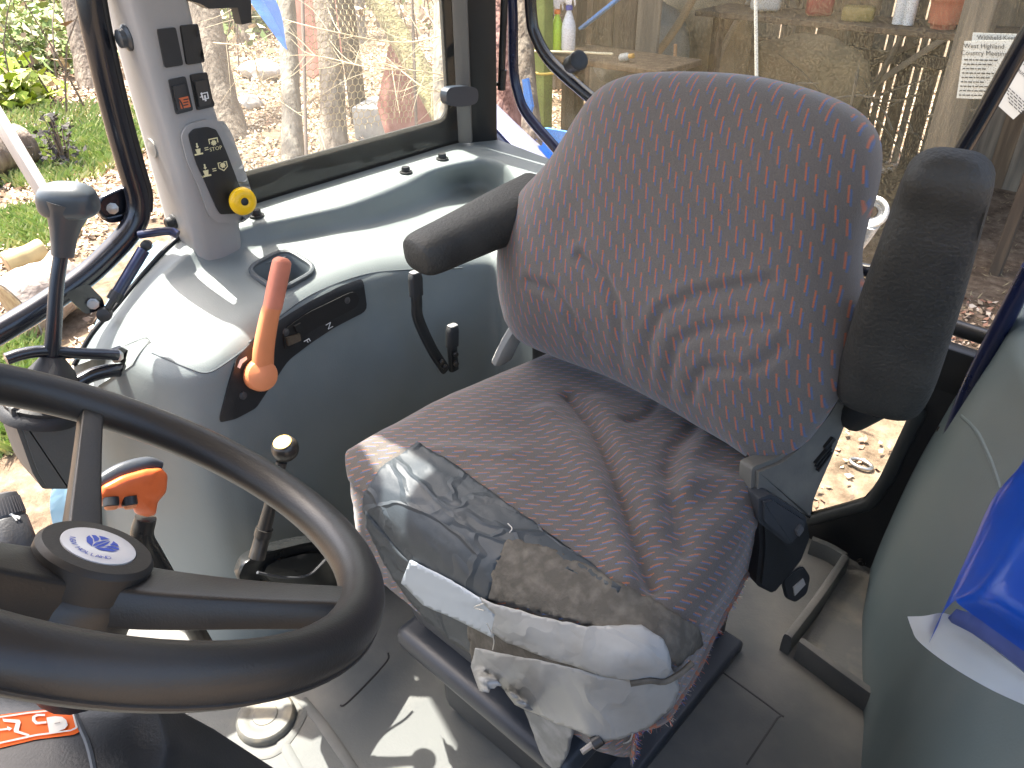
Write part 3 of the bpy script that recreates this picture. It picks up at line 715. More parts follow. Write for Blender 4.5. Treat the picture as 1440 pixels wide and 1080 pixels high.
def arcmap(s, half, r):
    """distance along the cover -> horizontal offset and drop"""
    a = abs(s); f = half-r
    if a <= f: return s, 0.0
    t = (a-f)/r
    if t < math.pi/2: return math.copysign(f+r*math.sin(t), s), r*(1-math.cos(t))
    return math.copysign(half-.004*(a-f-r*math.pi/2)/.1, s), r+(a-f-r*math.pi/2)
def cush(s, t, plain=False):
    hl = (Y1-Y0)/2; yc = (Y0+Y1)/2
    dx, zx = arcmap(s, HW, RAD); dy, zy = arcmap(t, hl, RAD)
    drop = (zx**3+zy**3)**(1/3)
    # round the plan corners
    k = 1.0
    ax_, ay_ = max(0, abs(dx)-(HW-.09))/.09, max(0, abs(dy)-(hl-.09))/.09
    q = math.hypot(ax_, ay_)
    if q > 1:
        dx = math.copysign(HW-.09+.09*ax_/q, dx); dy = math.copysign(hl-.09+.09*ay_/q, dy)
    if dx > 0: dx *= 1-.16*max(0, min(1, (yc+dy-.47)/.24))
    else: dx *= 1-.13*max(0, min(1, (yc+dy-.60)/.24))
    p = Vector((CXS+dx, yc+dy, ZT-drop))
    top = max(0, 1-drop/.05)
    p.z += top*(.012*(1-(dx/HW)**2)*(1-(dy/hl)**2) - .012*(dy/hl+1)*.5)
    g = Vector((p.x, p.y)); dz = 0
    for l, d_, w_ in folds:
        dd = pdist(g, l)
        if dd < w_*3: dz += d_*math.exp(-(dd/w_)**2)
    p.z += dz*top
    wob = 0 if plain else .003*fbm(p.x*1.0, p.y+p.z*2, 14, 3)
    p.z += wob*top*.8
    if drop > .03:
        p.x += math.copysign(1, dx)*wob*1.6*min(1, zx/.03); p.y += math.copysign(1, dy)*wob*1.6*min(1, zy/.03)
    return p
def cushion_grid(s0, s1, t0, t1, ns, nt_):
    P, U_ = [], []
    for j in range(nt_+1):
        t = t0+(t1-t0)*j/nt_; P.append([]); U_.append([])
        for i in range(ns+1):
            s = s0+(s1-s0)*i/ns
            P[-1].append(cush(s, t)); a = math.radians(50)
            U_[-1].append((1.2*(s*math.cos(a)-t*math.sin(a)), 1.2*(s*math.sin(a)+t*math.cos(a))))
    return P, U_
LS, LT = HW-RAD+RAD*math.pi/2+.078, (Y1-Y0)/2-RAD+RAD*math.pi/2+.135
P, U_ = cushion_grid(-LS, LS, -LT, LT, 150, 140)
bm = NB(); grid(bm, P, uv=U_)
cushion = obj('cushion', bm, FABC, seat, smooth=180)
KB0 = [[cush(-LS+2*LS*i/90, -LT+2*LT*j/90, True) for i in range(91)] for j in range(91)]
KB = BVHTree.FromPolygons([p for r in KB0 for p in r], [(j*91+i, j*91+i+1, (j+1)*91+i+1, (j+1)*91+i) for j in range(90) for i in range(90)])
# foam underneath
bm = NB(); box(bm, (CXS-.03, (Y0+Y1)/2, .405), (HW*2-.13, Y1-Y0-.06, .12), bev=.03); obj('cushion_base', bm, mat('foam_cream', (.42, .37, .24), .9, bump=.5), seat)
# fringe of loose threads along the torn hem on the buckle side
hem = [P[j][150] for j in range(4, 120)]
fr_cols = [(.55, .13, .06), (.06, .12, .35), (.45, .40, .33), (.12, .11, .10)]
fm = [mat('thread_%s' % n_, c, .9) for n_, c in zip(('orange', 'blue', 'cream', 'dark'), fr_cols)]
V, Fc, MI = [], [], []
for q in range(900):
    i = random.randrange(len(hem)-1); p = hem[i].lerp(hem[i+1], random.random())
    l = random.uniform(.004, .011); d = Vector((random.uniform(.1, .9), random.uniform(-.6, .6), random.uniform(-1, .3))).normalized()*l; wv = Vector((random.uniform(-1, 1), random.uniform(-1, 1), 0))*.0005
    k = len(V); V += [p-wv, p+wv, p+d+wv*.5, p+d-wv*.5]; Fc.append((k, k+1, k+2, k+3)); MI.append(random.choices((0, 1, 2, 3), (3, 3, 3, 2))[0])
me = bpy.data.meshes.new('hem_fringe'); me.from_pydata([tuple(v) for v in V], [], Fc)
for m_ in fm: me.materials.append(m_)
me.polygons.foreach_set('material_index', MI); fo_ = link_mesh('hem_fringe', me, None, cushion, 0); fo_['kind'] = 'stuff'
bm = NB(); tube(bm, [p+Vector((.001, 0, 0)) for p in hem[::3]], .003, 6); obj('hem_piping', bm, mat('hem_thread', (.16, .14, .13), .9, col2=(.30, .12, .07), vscale=160, c2lo=.5, c2hi=.55), cushion)
# --- tape patches draped over the front
def wr(sc, amp, ang=.6, stretch=3.5):
    ca, sa = math.cos(ang), math.sin(ang)
    def f(x, y):
        u, v = (x*ca+y*sa)/70, (-x*sa+y*ca)/70*stretch
        r = 1-abs(noise.noise(Vector((u*sc, v*sc, 1.3)))); return amp*.4*(r**8)
    return f
def rag(poly, amp=2.2, step=7, seed=1):
    P_ = [Vector(p) for p in poly]; out = []; r_ = random.Random(seed)
    for i in range(len(P_)):
        a, b = P_[i], P_[(i+1) % len(P_)]; n = max(1, int((b-a).length/step)); nn = (b-a).normalized(); nn = Vector((-nn.y, nn.x))
        for k in range(n): out.append(a.lerp(b, k/n)+nn*r_.uniform(-amp, amp)*(.25 if k == 0 else 1))
    return out
BT = [(588, 624), (640, 656), (700, 700), (760, 744), (820, 786), (874, 826), (868, 838), (800, 804), (740, 775), (716, 766), (700, 795), (692, 832), (684, 856), (640, 842), (575, 806), (556, 776), (530, 744), (512, 714), (514, 694), (536, 660)]
T = lambda name, poly, mt, off, bf=None, am=1.0, st=14, sd_=1: dpart(name, rag(poly, am, st, sd_), KB, mt, seat, off, .0025, 5, sm=180, bumpf=bf, fb=.5)
T('black_tape', BT, TAPEB, .0032, wr(1.2, .0042, .75), .8, 14, 1)
T('black_tape', [(518, 716), (560, 768), (620, 826), (690, 858), (690, 905), (668, 918), (640, 900), (600, 866), (560, 816), (534, 770), (518, 738)], MATS['black_tape'], .0045, wr(1.6, .004, .5), .8, 14, 5)
T('glue_residue', [(716, 760), (770, 772), (830, 800), (880, 826), (930, 852), (978, 882), (985, 905), (950, 935), (910, 900), (850, 885), (790, 868), (730, 850), (688, 838), (700, 790)], TAPEG, .0038, wr(2.5, .002, .4), 2.2, 6, 2)
T('silver_tape', [(582, 784), (640, 813), (690, 843), (706, 866), (700, 892), (660, 872), (600, 846), (570, 815)], mat('silver_tape_pale', (.33, .375, .41), .38, bump=.1, bscale=100, spec=.6, dist=.001), .0072, wr(1.4, .002, .8), .6, 20, 3)
T('glue_residue', [(662, 868), (700, 876), (760, 896), (840, 935), (838, 950), (760, 940), (700, 930), (668, 925)], TAPEG, .0065, wr(2.5, .002, .3), 1.6, 6, 4)
T('silver_tape', [(682, 836), (700, 845), (760, 864), (830, 882), (900, 885), (926, 902), (940, 934), (930, 946), (890, 950), (840, 938), (780, 920), (720, 897), (698, 882), (703, 858)], TAPES, .0085, wr(1.2, .0022, .4), .8, 12, 6)
T('silver_tape', [(674, 906), (720, 915), (790, 928), (850, 944), (900, 948), (944, 938), (948, 960), (940, 985), (925, 1000), (905, 1016), (870, 1030), (850, 1034), (810, 1018), (770, 1002), (730, 985), (708, 954), (692, 962), (680, 966), (668, 932)], TAPES, .0075, wr(1.3, .0035, 1.25, 3), 1.0, 12, 7)
T('black_tape', [(738, 986), (775, 1003), (812, 1018), (800, 1060), (788, 1082), (776, 1080), (758, 1040)], mat('tape_grime', (.09, .10, .11), .4, bump=.15, bscale=120, col2=(.2, .21, .22), vscale=30, dist=.001), .005, wr(2, .002, 1.2), .8, 10, 9)
bm = NB(); tube(bm, [h[0]+h[1]*.011 for h in [hit(KB, *q) for q in ((886, 948), (910, 944), (928, 946), (946, 936), (960, 925))] if h], .0032, 7, smooth=3); obj('tape_fold', bm, TAPEG, seat)
# loose tape threads
for px in ([(694, 868), (700, 880), (704, 893), (702, 905)], [(716, 745), (722, 752), (719, 757)], [(690, 842), (676, 846), (690, 850)]):
    bm = NB(); tube(bm, [h[0]+h[1]*.011 for h in [hit(KB, *q) for q in px] if h], .0007, 5, smooth=3); obj('loose_thread', bm, mat('thread_pale', (.5, .48, .42), .8), seat)
bm = NB(); c0 = [at(a, b, Y, .43) for a, b in ((862, 1030), (866, 1040), (875, 1045), (886, 1041), (890, 1030))]; tube(bm, c0, .0009, 6, smooth=5); obj('tape_loop', bm, TAPES, seat)
# --- backrest
BP, BN = Vector((-.48, .775, .50)), Vector((0, -1, .20)).normalized()
BV = Vector((0, .20, 1)).normalized()
def bl(px, py):
    d = atpl(px, py, BP, BN)-BP; return Vector((d.x, d.dot(BV)))
OUT = [bl(*p) for p in [(714, 450), (706, 415), (704, 375), (707, 330), (718, 295), (742, 262), (770, 232), (795, 195), (818, 158), (845, 125), (880, 107), (930, 101), (1000, 102), (1060, 108), (1125, 124), (1175, 144), (1205, 165), (1223, 192), (1228, 225), (1222, 270), (1208, 318), (1200, 360), (1202, 400), (1210, 435), (1205, 480), (1188, 530), (1160, 580), (1125, 630), (1092, 655), (1075, 655), (1030, 625), (980, 595), (920, 560), (860, 530), (800, 508), (755, 490), (730, 475)]]
NA = 180
OB = [Vector((p.x, p.y)) for p in crom([Vector((p.x, p.y, 0)) for p in OUT+OUT[:1]], NA+1)][:-1]
CEN = Vector((-.02, .24))
gro = []
for px in ([(790, 386), (822, 398), (842, 425), (852, 455), (856, 492)], [(857, 352), (892, 380), (910, 415), (911, 455), (900, 510)], [(1110, 386), (1060, 394), (1013, 404), (970, 424), (950, 465), (938, 530)], [(1115, 442), (1060, 444), (1024, 450), (990, 467), (974, 510), (962, 545)], [(1067, 502), (1030, 500), (1010, 520), (1000, 545)], [(1130, 470), (1110, 490), (1080, 505)]):
    gro.append([bl(*p) for p in px])
def bsurf(p, s):
    T = .062*(max(0, 1-s**3.2))**.55
    # lumbar roll and side wings
    T += .012*math.exp(-((p.y-.13)/.08)**2)*(1-s**4) + .010*math.exp(-((abs(p.x-.0)-.19)/.05)**2)*math.exp(-((p.y-.15)/.12)**2)*(1-s**6)
    for g in gro:
        d_ = pdist(p, g)
        if d_ < .03: T -= .0055*math.exp(-(d_/.0065)**2)*(1-s**6); T += .002*math.exp(-((d_-.014)/.007)**2)*(1-s**6)
    T += .0016*fbm(p.x, p.y, 16, 2)
    return BP+Vector((p.x, 0, 0))+BV*p.y+BN*T
rows, uvr = [], []
RS = [0.004]+[i/58 for i in range(1, 52)]+[.91, .93, .95, .965, .98, .99, 1.0]
for s in RS:
    r, u_ = [], []
    for q in OB+OB[:1]:
        p = CEN+(q-CEN)*s; r.append(bsurf(p, s)); u_.append((p.x+.20*p.y, p.y))
    rows.append(r); uvr.append(u_)
for s, dpt in ((1.004, -.012), (1.0, -.03), (.97, -.05), (.9, -.065), (.3, -.07)):
    r, u_ = [], []
    for q in OB+OB[:1]:
        p = CEN+(q-CEN)*s; r.append(BP+Vector((p.x, 0, 0))+BV*p.y+BN*dpt); u_.append((p.x+.20*p.y, p.y+dpt))
    rows.append(r); uvr.append(u_)
bm = NB(); grid(bm, rows, uv=uvr); bmesh.ops.remove_doubles(bm, verts=bm.verts[:], dist=1e-6); bmesh.ops.recalc_face_normals(bm, faces=bm.faces[:])
backrest = obj('backrest', bm, FAB, seat, smooth=180)
# --- armrests
bm = NB()
a0, a1 = Vector((-.765, .625, .693)), Vector((-.745, .865, .715))
ln = [a0+(a1-a0)*f for f in (-.015, .0, .03, .09, .25, .5, .75, 1)]
tube(bm, ln, [.3, .7, .86, .95, 1.0, 1.1, 1.22, 1.3], 24, smooth=3, prof=(.030, .038, 2.9), up=(0, 0, 1)); obj('armrest', bm, ARM, seat, 60)
bm = NB(); tube(bm, [(-.735, .83, .68), (-.70, .86, .64)], .018, 14); obj('armrest_pivot', bm, BLK, seat)
b0, b1 = at(1237, 555, Y, .83), at(1340, 232, Y, .74)
ax = (b1-b0)
def armL(f): return b0+ax*f
bm = NB()
tube(bm, [armL(f) for f in (-.055, -.03, .0, .06, .2, .5, .8, .93, .985, 1.02, 1.035)], [.35, .75, .95, 1.03, 1.06, .98, .84, .78, .70, .48, .2], 28, smooth=3, prof=(.034, .047, 3.2), up=(.25, -1, .2))
for v in bm.verts:                        # the hollow under the hand grip near its tip
    f = (v.co-b0).dot(ax)/ax.length_squared; o = v.co-(b0+ax*f)
    if o.y < -.01 and .2 < f < .93: v.co += Vector((0, 1, 0))*.007*math.exp(-((f-.86)/.06)**2)
obj('armrest', bm, ARM, seat, 60)
bm = NB(); tube(bm, [at(1200, 585, Y, .86), at(1235, 565, Y, .83)], .02, 14); obj('armrest_pivot', bm, BLK, seat)
# --- recliner cover, buckle
def plate(name, poly, p0, n, th, mt, parent, bev=.004, r=.15):
    bm = NB(); n = Vector(n).normalized(); q = [atpl(a, b, p0, n) for a, b in (rnd_poly(poly, 3, r) if r else poly)]
    prism(bm, q, -n*th if n.dot(EYE-q[0]) > 0 else n*th)
    if bev:
        es = [e for e in bm.edges if len(e.link_faces) == 2 and e.calc_face_angle(0) > .8]
        bmesh.ops.bevel(bm, geom=es, offset=bev, segments=2, affect='EDGES')
    return obj(name, bm, mt, parent, 40)
SP0 = (-.235, .80, .5); SN = (1, -.45, .25)
rc = plate('recliner_cover', [(1062, 660), (1100, 645), (1135, 615), (1165, 578), (1182, 548), (1196, 548), (1200, 580), (1176, 640), (1150, 700), (1142, 735), (1100, 715), (1060, 695)], SP0, SN, .035, SEATG, seat, .006)
plate('recliner_slot', [(1160, 630), (1172, 615), (1176, 618), (1164, 634)], Vector(SP0)+Vector((.004, -.002, 0)), SN, .006, SEALM, seat, 0)
for k in range(3): plate('cover_rib', [(1148+k*1.5, 652+k*5), (1170+k*0, 626+k*5), (1171, 627+k*5), (1149+k*1.5, 654+k*5)], Vector(SP0)+Vector((.005, -.002, .001)), SN, .006, SEALM, seat, 0, 0)
for px, py in ((1185, 560), (1192, 575)):
    bm = NB(); lathe(bm, [(.007, 0), (.007, .005), (.004, .006)], atpl(px, py, SP0, SN), SN, 12); obj('cover_screw', bm, STEEL, seat)
bk = plate('buckle_holder', [(1068, 702), (1090, 700), (1138, 735), (1142, 760), (1130, 790), (1090, 838), (1066, 826), (1072, 770)], (-.215, .76, .42), (1, -.6, .2), .03, BLK, seat, .005)
plate('buckle_collar', [(1070, 704), (1088, 698), (1138, 730), (1134, 748), (1112, 770), (1070, 738)], Vector((-.208, .755, .42)), (1, -.6, .2), .034, mat('buckle_grey', (.035, .038, .042), .4), seat, .005)
plate('buckle_button', [(1120, 748), (1128, 738), (1132, 746), (1124, 756)], Vector((-.204, .752, .42)), (1, -.6, .2), .006, mat('buckle_light', (.09, .09, .09), .4), seat, .001)
tbp = plate('belt_tongue', [(1100, 815), (1130, 795), (1141, 812), (1136, 836), (1120, 848), (1106, 842)], (-.20, .80, .36), (1, -.5, .5), .006, BLK, seat, .002, .25)
plate('tongue_label', [(1116, 826), (1130, 814), (1133, 822), (1118, 838)], Vector((-.1985, .799, .361)), (1, -.5, .5), .002, mat('label_grey', (.3, .29, .26), .6), seat, 0, 0)
# --- suspension housing under the cushion
bm = NB(); box(bm, (-.475, .68, .305), (.31, .49, .15), bev=.032, seg=4); obj('suspension_housing', bm, SUSP, seat, 60)
bm = NB(); box(bm, (-.475, .67, .205), (.325, .51, .04), bev=.018, seg=4); obj('suspension_skirt', bm, SUSP, seat, 60)
bm = NB(); box(bm, (-.475, .69, .10), (.27, .44, .18), bev=.02, seg=2); obj('suspension_bellows', bm, mat('bellows_dark', (.025, .027, .03), .6, var=.2), seat, 50)
bm = NB(); box(bm, (-.455, .72, .012), (.30, .36, .024), bev=.008); obj('seat_plate', bm, SUSP, seat, 50)
bm = NB(); tube(bm, [at(818, 1058, Z, .34), at(838, 1043, Z, .345)], .0035, 8); obj('adjuster_rod', bm, STEEL, seat)
bm = NB(); tube(bm, [at(834, 1046, Z, .345), at(846, 1038, Z, .35)], .007, 10); obj('adjuster_knob', bm, BLK, seat)
# pale side cloth and dark pad at the right rear corner of the seat
bm = NB(); tube(bm, [at(733, 455, Y, .80), at(718, 480, Y, .80), at(706, 505, Y, .80)], 1, 10, smooth=4, prof=(.010, .022, 3)); obj('side_strap', bm, mat('pale_strap', (.30, .30, .28), .8), seat)
bm = NB(); box(bm, (-.55, .88, .45), (.42, .06, .12), bev=.02); obj('recliner_bracket', bm, BLK, seat)

# ================================================================== STEERING WHEEL
WC, WN = Vector((-.4655, .0938, .785)), Vector((.041, .617, .786)).normalized()
E1 = (Vector((1, 0, 0))-WN*WN.x).normalized(); E2 = WN.cross(E1)
wheel = thing('steering_wheel', 'black steering wheel with round white emblem on its hub', 'steering wheel', WC-WN*.05)
RR, RT_ = .1885, .0166
bm = NB(); tube(bm, [WC+(E1*math.cos(t)+E2*math.sin(t))*RR for t in [2*math.pi*k/96 for k in range(96)]], RT_, 20, closed=True); obj('rim', bm, WHEEL, wheel, 180)
for rad in (.0172,):
    for off in (-.006,):
        bm = NB(); tube(bm, [WC+(E1*math.cos(t)+E2*math.sin(t))*(RR+.0158)+WN*off for t in [2*math.pi*k/96 for k in range(96)]], .0014, 6, closed=True); obj('rim_seam', bm, WHEEL, wheel)
HB = atpl(128, 792, WC-WN*.045, WN)
def onplane(px, py, d=0): return atpl(px, py, WC+WN*d, WN)
bm = NB(); lathe(bm, [(.040, -.05), (.039, -.02), (.036, -.008), (.033, -.006), (.02, -.006)], HB, WN, 40); obj('hub_boss', bm, WHEEL, wheel, 50)
bm = NB(); lathe(bm, [(.0365, -.012), (.0375, -.009), (.0375, .009), (.0355, .0118), (.0345, .0126), (.0245, .0131), (.0242, .0124), (.01, .0124)], HB, WN, 56); cap = obj('hub_cap', bm, mat('cap_black', (.032, .030, .027), .5, var=.12, bump=.1, bscale=500, spec=.35), wheel, 24)
def spoke(target, w0, w1, h0=.016, h1=.011):
    d = (target-WC); d = d-WN*d.dot(WN); tip = WC+d.normalized()*(RR-.004)
    root = HB-WN*.02
    pts = [root, root.lerp(tip, .3)-WN*.004, root.lerp(tip, .65)-WN*.004, tip-WN*.002]
    bm = NB(); side = WN.cross((tip-root).normalized())
    rings = tube(bm, pts, [1, .86, .7, .62], 20, smooth=5, prof=(w0/2, h0, 9), up=side)
    return obj('spoke', bm, WHEEL, wheel, 40)
spoke(onplane(130, 585), .027, .03, .011, .009); spoke(onplane(497, 850), .05, .04)
t3 = WC-((onplane(130, 585)-WC).normalized()+(onplane(497, 850)-WC).normalized()).normalized()*.19
spoke(t3, .05, .04)
# emblem: white disc, blue leaf segments, curved lettering
bm = NB(); lathe(bm, [(.0238, .0125), (.0238, .0136), (.0228, .0139), (.001, .0139)], HB, WN, 48); obj('badge', bm, mat('badge_white', (.62, .63, .65), .3, coat=.5), wheel, 30)
UB = (onplane(200, 764, -.045)-onplane(128, 792, -.045)).normalized(); RB_ = UB.cross(WN)
BLU = mat('badge_blue', (.012, .055, .42), .35)
def bpt(x, y, h=.0143):
    x *= .66; y *= .66; return HB+RB_*x+UB*y+WN*h
def bpoly(name, pts, mt): 
    bm = NB(); bm.faces.new([bm.verts.new(bpt(x, y)) for x, y in pts]); bmesh.ops.triangulate(bm, faces=bm.faces[:]); bmesh.ops.recalc_face_normals(bm, faces=bm.faces[:]); return obj(name, bm, mt, wheel, 0)
def leaf(s): return [[(s*.0006, -.0085), (s*.003, -.005), (s*.0042, .001), (s*.003, .009), (s*.0006, .016)],
    [(s*.0012, -.0095), (s*.009, -.007), (s*.015, .0), (s*.0165, .006), (s*.010, .003), (s*.005, -.003)],
    [(s*.0058, .0), (s*.010, .0045), (s*.0160, .0085), (s*.0135, .012), (s*.008, .010), (s*.0055, .006)],
    [(s*.0052, .0085), (s*.008, .0118), (s*.0118, .0140), (s*.0075, .0175), (s*.002, .0185), (s*.004, .014)]]
for s in (-1, 1):
    for pts in leaf(s): bpoly('emblem_leaf', [(x*1.05, y*1.05) for x, y in (pts if s > 0 else pts[::-1])], BLU)
word = 'NEW HOLLAND'
for i, ch in enumerate(word):
    if ch == ' ': continue
    a = math.radians(-90+(i-(len(word)-1)/2)*11.5); vs_, fs_ = text_tris(ch, .0082); R_ = .0255
    c, s = math.cos(a+math.pi/2), math.sin(a+math.pi/2); bx_, by_ = R_*math.cos(a), R_*math.sin(a)
    bm = NB(); vv = [bm.verts.new(bpt(bx_+x*c-y*s, by_+x*s+y*c)) for x, y in vs_]
    for f in fs_: bm.faces.new([vv[k] for k in f])
    obj('letter', bm, BLU, wheel, 0)

# ---- column shroud with the orange decal, wiper stalk
colm = thing('steering_column', 'black steering column shroud with orange pictogram decal below the wheel', 'steering column', (-.47, .0, .3))
bm = NB()
p0, p1, p2 = HB-WN*.05, Vector((-.485, .045, .64)), Vector((-.50, -.08, .42))
tube(bm, [p0, p0.lerp(p1, .5), p1], [.022, .03, .034], 20, smooth=3); obj('column_tube', bm, BLK, colm, 60)
top_q = [at(a, b, Z, .60) for a, b in ((-160, 960), (100, 985), (236, 985), (252, 1050), (232, 1130), (120, 1230), (-160, 1250))]
bm = NB(); q_ = rnd_poly(top_q, 3, .16); c_ = sum(q_, Vector())/len(q_)
rr = [[(c_+(p-c_)*s)+Vector((0, h*-.4, h)) for p in q_] for s, h in ((.02, .012), (.6, .012), (.93, .010), (.98, .004), (1.0, -.006), (1.0, -.06), (.9, -.2), (.8, -.34))]
V_ = grid(bm, [r+r[:1] for r in rr]); bm.faces.new(V_[0][:-1]); bmesh.ops.remove_doubles(bm, verts=bm.verts[:], dist=1e-6); bmesh.ops.recalc_face_normals(bm, faces=bm.faces[:])
sh = obj('shroud', bm, BLK, colm, 60); HBV = bvh_of(sh)
bm = NB(); tube(bm, [h[0] for h in (hit(HBV, a, b) for a, b in ((104, 1000), (113, 1022), (124, 1048), (132, 1082), (134, 1100))) if h], .002, 6, smooth=3); obj('shroud_seam', bm, mat('seam_light', (.07, .075, .08), .5), colm)
DEC = mat('decal_orange', (.80, .13, .012), .6, spec=.2); DECW = mat('decal_cream', (.68, .62, .52), .5)
dc = dpart('decal', rnd_poly([(-60, 1019), (0, 1006), (70, 998), (108, 1001), (115, 1028), (105, 1034), (50, 1041), (0, 1053), (-60, 1066)], 3, .12), HBV, DEC, colm, .0008, 0, 6)
DB = bvh_of(dc)
for q in ([(0, 1008.6), (40, 1003), (88, 998.3), (88, 1000), (40, 1005), (0, 1010.8)], [(0, 1047.5), (50, 1036.5), (100, 1029.5), (108, 1026), (110, 1024), (103, 1001), (101, 1001), (107, 1024), (100, 1027.5), (50, 1034), (0, 1045)],
          [(4, 1012), (28, 1013.5), (30, 1017), (27, 1029), (42, 1034), (42, 1036.5), (38, 1036), (21, 1031), (20, 1028), (23, 1018), (6, 1016)], [(0, 1026.5), (11, 1025), (11, 1022.5), (18, 1025.5), (14, 1029), (12, 1027.5), (0, 1029)],
          [(64, 1005.5), (52, 1005.5), (46, 1009), (46, 1015), (51, 1020), (66, 1018.5), (66, 1015.5), (54, 1016.5), (50.5, 1014), (50.5, 1010), (54, 1008.3), (64, 1008.3)], [(66, 1010.5), (78, 1008.5), (88, 1009.5), (94, 1014), (96, 1021), (92, 1026), (82, 1030), (70, 1032), (69, 1026)]):
    dpart('decal_pictogram', q, DB, DECW, colm, .0012, 0, 4)
dpart('decal_pictogram', [(78, 1019), (86, 1017.5), (86, 1019), (78, 1020.5)], DB, mat('decal_mark', (.3, .25, .2), .5), colm, .002, 0, 4)
stk = thing('wiper_stalk', 'dark grey wiper stalk with ridged end at the left edge', 'stalk', at(18, 780, Z, .64))
s0, s1 = at(-2, 694, Z, .67), at(34, 830, Z, .60)
bm = NB(); dd = (s1-s0)
lathe(bm, [(.006, 0), (.0135, .002), (.015, .007), (.0165, .022), (.016, .0235), (.017, .025), (.0195, .05), (.0205, .08), (.017, .083), (.012, .12)], s0, dd, 32); st_o = obj('stalk_body', bm, mat('stalk_grey', (.045, .046, .05), .45, bump=.2, bscale=400), stk, 40); SBV = bvh_of(st_o)
bm = NB()
for k in range(40):
    a = 2*math.pi*k/40; ax_ = dd.normalized(); u0 = (Vector((1, 0, 0))-ax_*ax_.x).normalized(); v0 = ax_.cross(u0); r = u0*math.cos(a)+v0*math.sin(a)
    tube(bm, [s0+ax_*.006+r*.0146, s0+ax_*.021+r*.0163], .0006, 4)
o_ = obj('grip_ridges', bm, mat('ridge_grey', (.09, .085, .09), .5), stk)
for l in ([(12, 724), (16, 722), (28, 727), (27, 730), (24, 729), (15, 725.5)], [(16, 725), (20, 726), (24, 732), (22, 732.5)], [(24, 729), (28, 727.5), (26.5, 731)]):
    dpart('icon', l, SBV, WHITE, stk, .0006, 0, 3)

# ================================================================== LEVERS AND KNOBS
# throttle lever on the panel: orange body, faded red grip
thr = thing('throttle_lever', 'orange hand lever with faded red grip on the black console panel', 'lever', hit(PB, 362, 528)[0])
hb = hit(PB, 362, 526); top = at(397, 366, X, hb[0].x+.012)
pts = [hb[0]+hb[1]*.012, at(371, 490, X, hb[0].x+.014), at(379, 445, X, hb[0].x+.016)]
bm = NB(); lathe(bm, [(.021, -.004), (.0245, .0), (.0245, .020), (.022, .027), (.012, .031), (.002, .032)], hb[0], (hb[1]+(EYE-hb[0]).normalized()*1.2), 28); obj('pivot_boss', bm, LEVOR, thr, 40)
bm = NB(); tube(bm, pts+[at(383, 432, X, hb[0].x+.016)], [.0165, .0155, .0140, .0138], 18, smooth=6, prof=(1, .72, 2.8)); obj('lever_body', bm, LEVOR, thr, 60)
bm = NB(); g0 = at(383, 433, X, hb[0].x+.016); tube(bm, [g0, g0.lerp(top, .5), g0.lerp(top, .9), top, top+(top-g0).normalized()*.004], [.0140, .0144, .0140, .0122, .007], 18, smooth=5, prof=(1, .75, 2.8)); obj('grip', bm, LEVRED, thr, 60)
# two hydraulic levers by the armrest
for nm, px, lab_, tip in (('spool_lever', [(584, 392), (586, 425), (588, 448), (607, 490), (626, 520)], 'tall bent black hydraulic lever nearest the throttle, below the armrest', 1), ('spool_lever', [(636, 466), (636, 490), (638, 520)], 'short straight black hydraulic lever with grey tip beside the cushion', 1)):
    L_ = [at(a, b, X, -.905+.0*i) for i, (a, b) in enumerate(px)]
    lv = thing(nm, lab_, 'lever', L_[-1], 'hydraulic levers by the seat')
    bm = NB(); tube(bm, L_, 1, 12, smooth=4, prof=(.006, .0095, 4), up=(1, 0, 0)); obj('lever_arm', bm, BLK, lv, 50)
    d_ = (L_[1]-L_[0]).normalized()
    bm = NB(); tube(bm, [L_[0]-d_*.012, L_[0]-d_*.009, L_[0], L_[0]+d_*.03], [.6, 1, 1.12, 1.08], 14, prof=(.007, .0108, 4), up=(1, 0, 0)); obj('lever_grip', bm, BLKR, lv, 50)
    bm = NB(); tube(bm, [L_[0]-d_*.0125, L_[0]-d_*.0105], 1, 12, prof=(.0068, .0095, 4), up=(1, 0, 0)); obj('grip_cap', bm, mat('cap_grey', (.2, .2, .195), .5), lv)
    for f in (.55, .8):
        q = L_[-2].lerp(L_[-1], f) if len(L_) > 3 else L_[0].lerp(L_[-1], f)
        bm = NB(); lathe(bm, [(.005, .006), (.005, .013), (.003, .014)], q, (1, -.3, .2), 10); obj('lever_screw', bm, DARKST, lv)
# gear lever with ball
gl = thing('gear_lever', 'black gear lever whose ball knob has a yellow cap', 'lever', at(362, 795, X, -.80))
ball = at(401, 631, X, -.80); gp = [at(396, 650, X, -.80), at(383, 700, X, -.80), at(370, 750, X, -.80), at(361, 785, X, -.795), at(352, 805, X, -.79)]
bm = NB(); tube(bm, gp[:4], [.0075, .0085, .0105, .0115], 16, smooth=5); obj('shaft', bm, DARKST, gl, 60)
bm = NB(); tube(bm, [at(372, 743, X, -.80), at(369, 754, X, -.80)], .0122, 16); obj('collar', bm, DARKST, gl)
bm = NB(); bmesh.ops.create_uvsphere(bm, u_segments=28, v_segments=18, radius=.0185, matrix=Matrix.Translation(ball)); ax = Vector((.1, -.2, 1)).normalized()
for v in bm.verts:
    d_ = (v.co-ball).dot(ax)
    if d_ > .0135: v.co -= ax*(d_-.0135)
obj('ball_knob', bm, mat('ball_black', (.02, .018, .016), .3, col2=(.09, .07, .05), vscale=50, c2lo=.5, c2hi=.75), gl, 40)
bm = NB(); lathe(bm, [(.0125, .0132), (.0125, .0145), (.011, .0152), (.001, .0152)], ball, ax, 28); obj('knob_cap', bm, mat('cap_yellow', (.62, .42, .10), .4, col2=(.45, .38, .25), vscale=60), gl, 30)
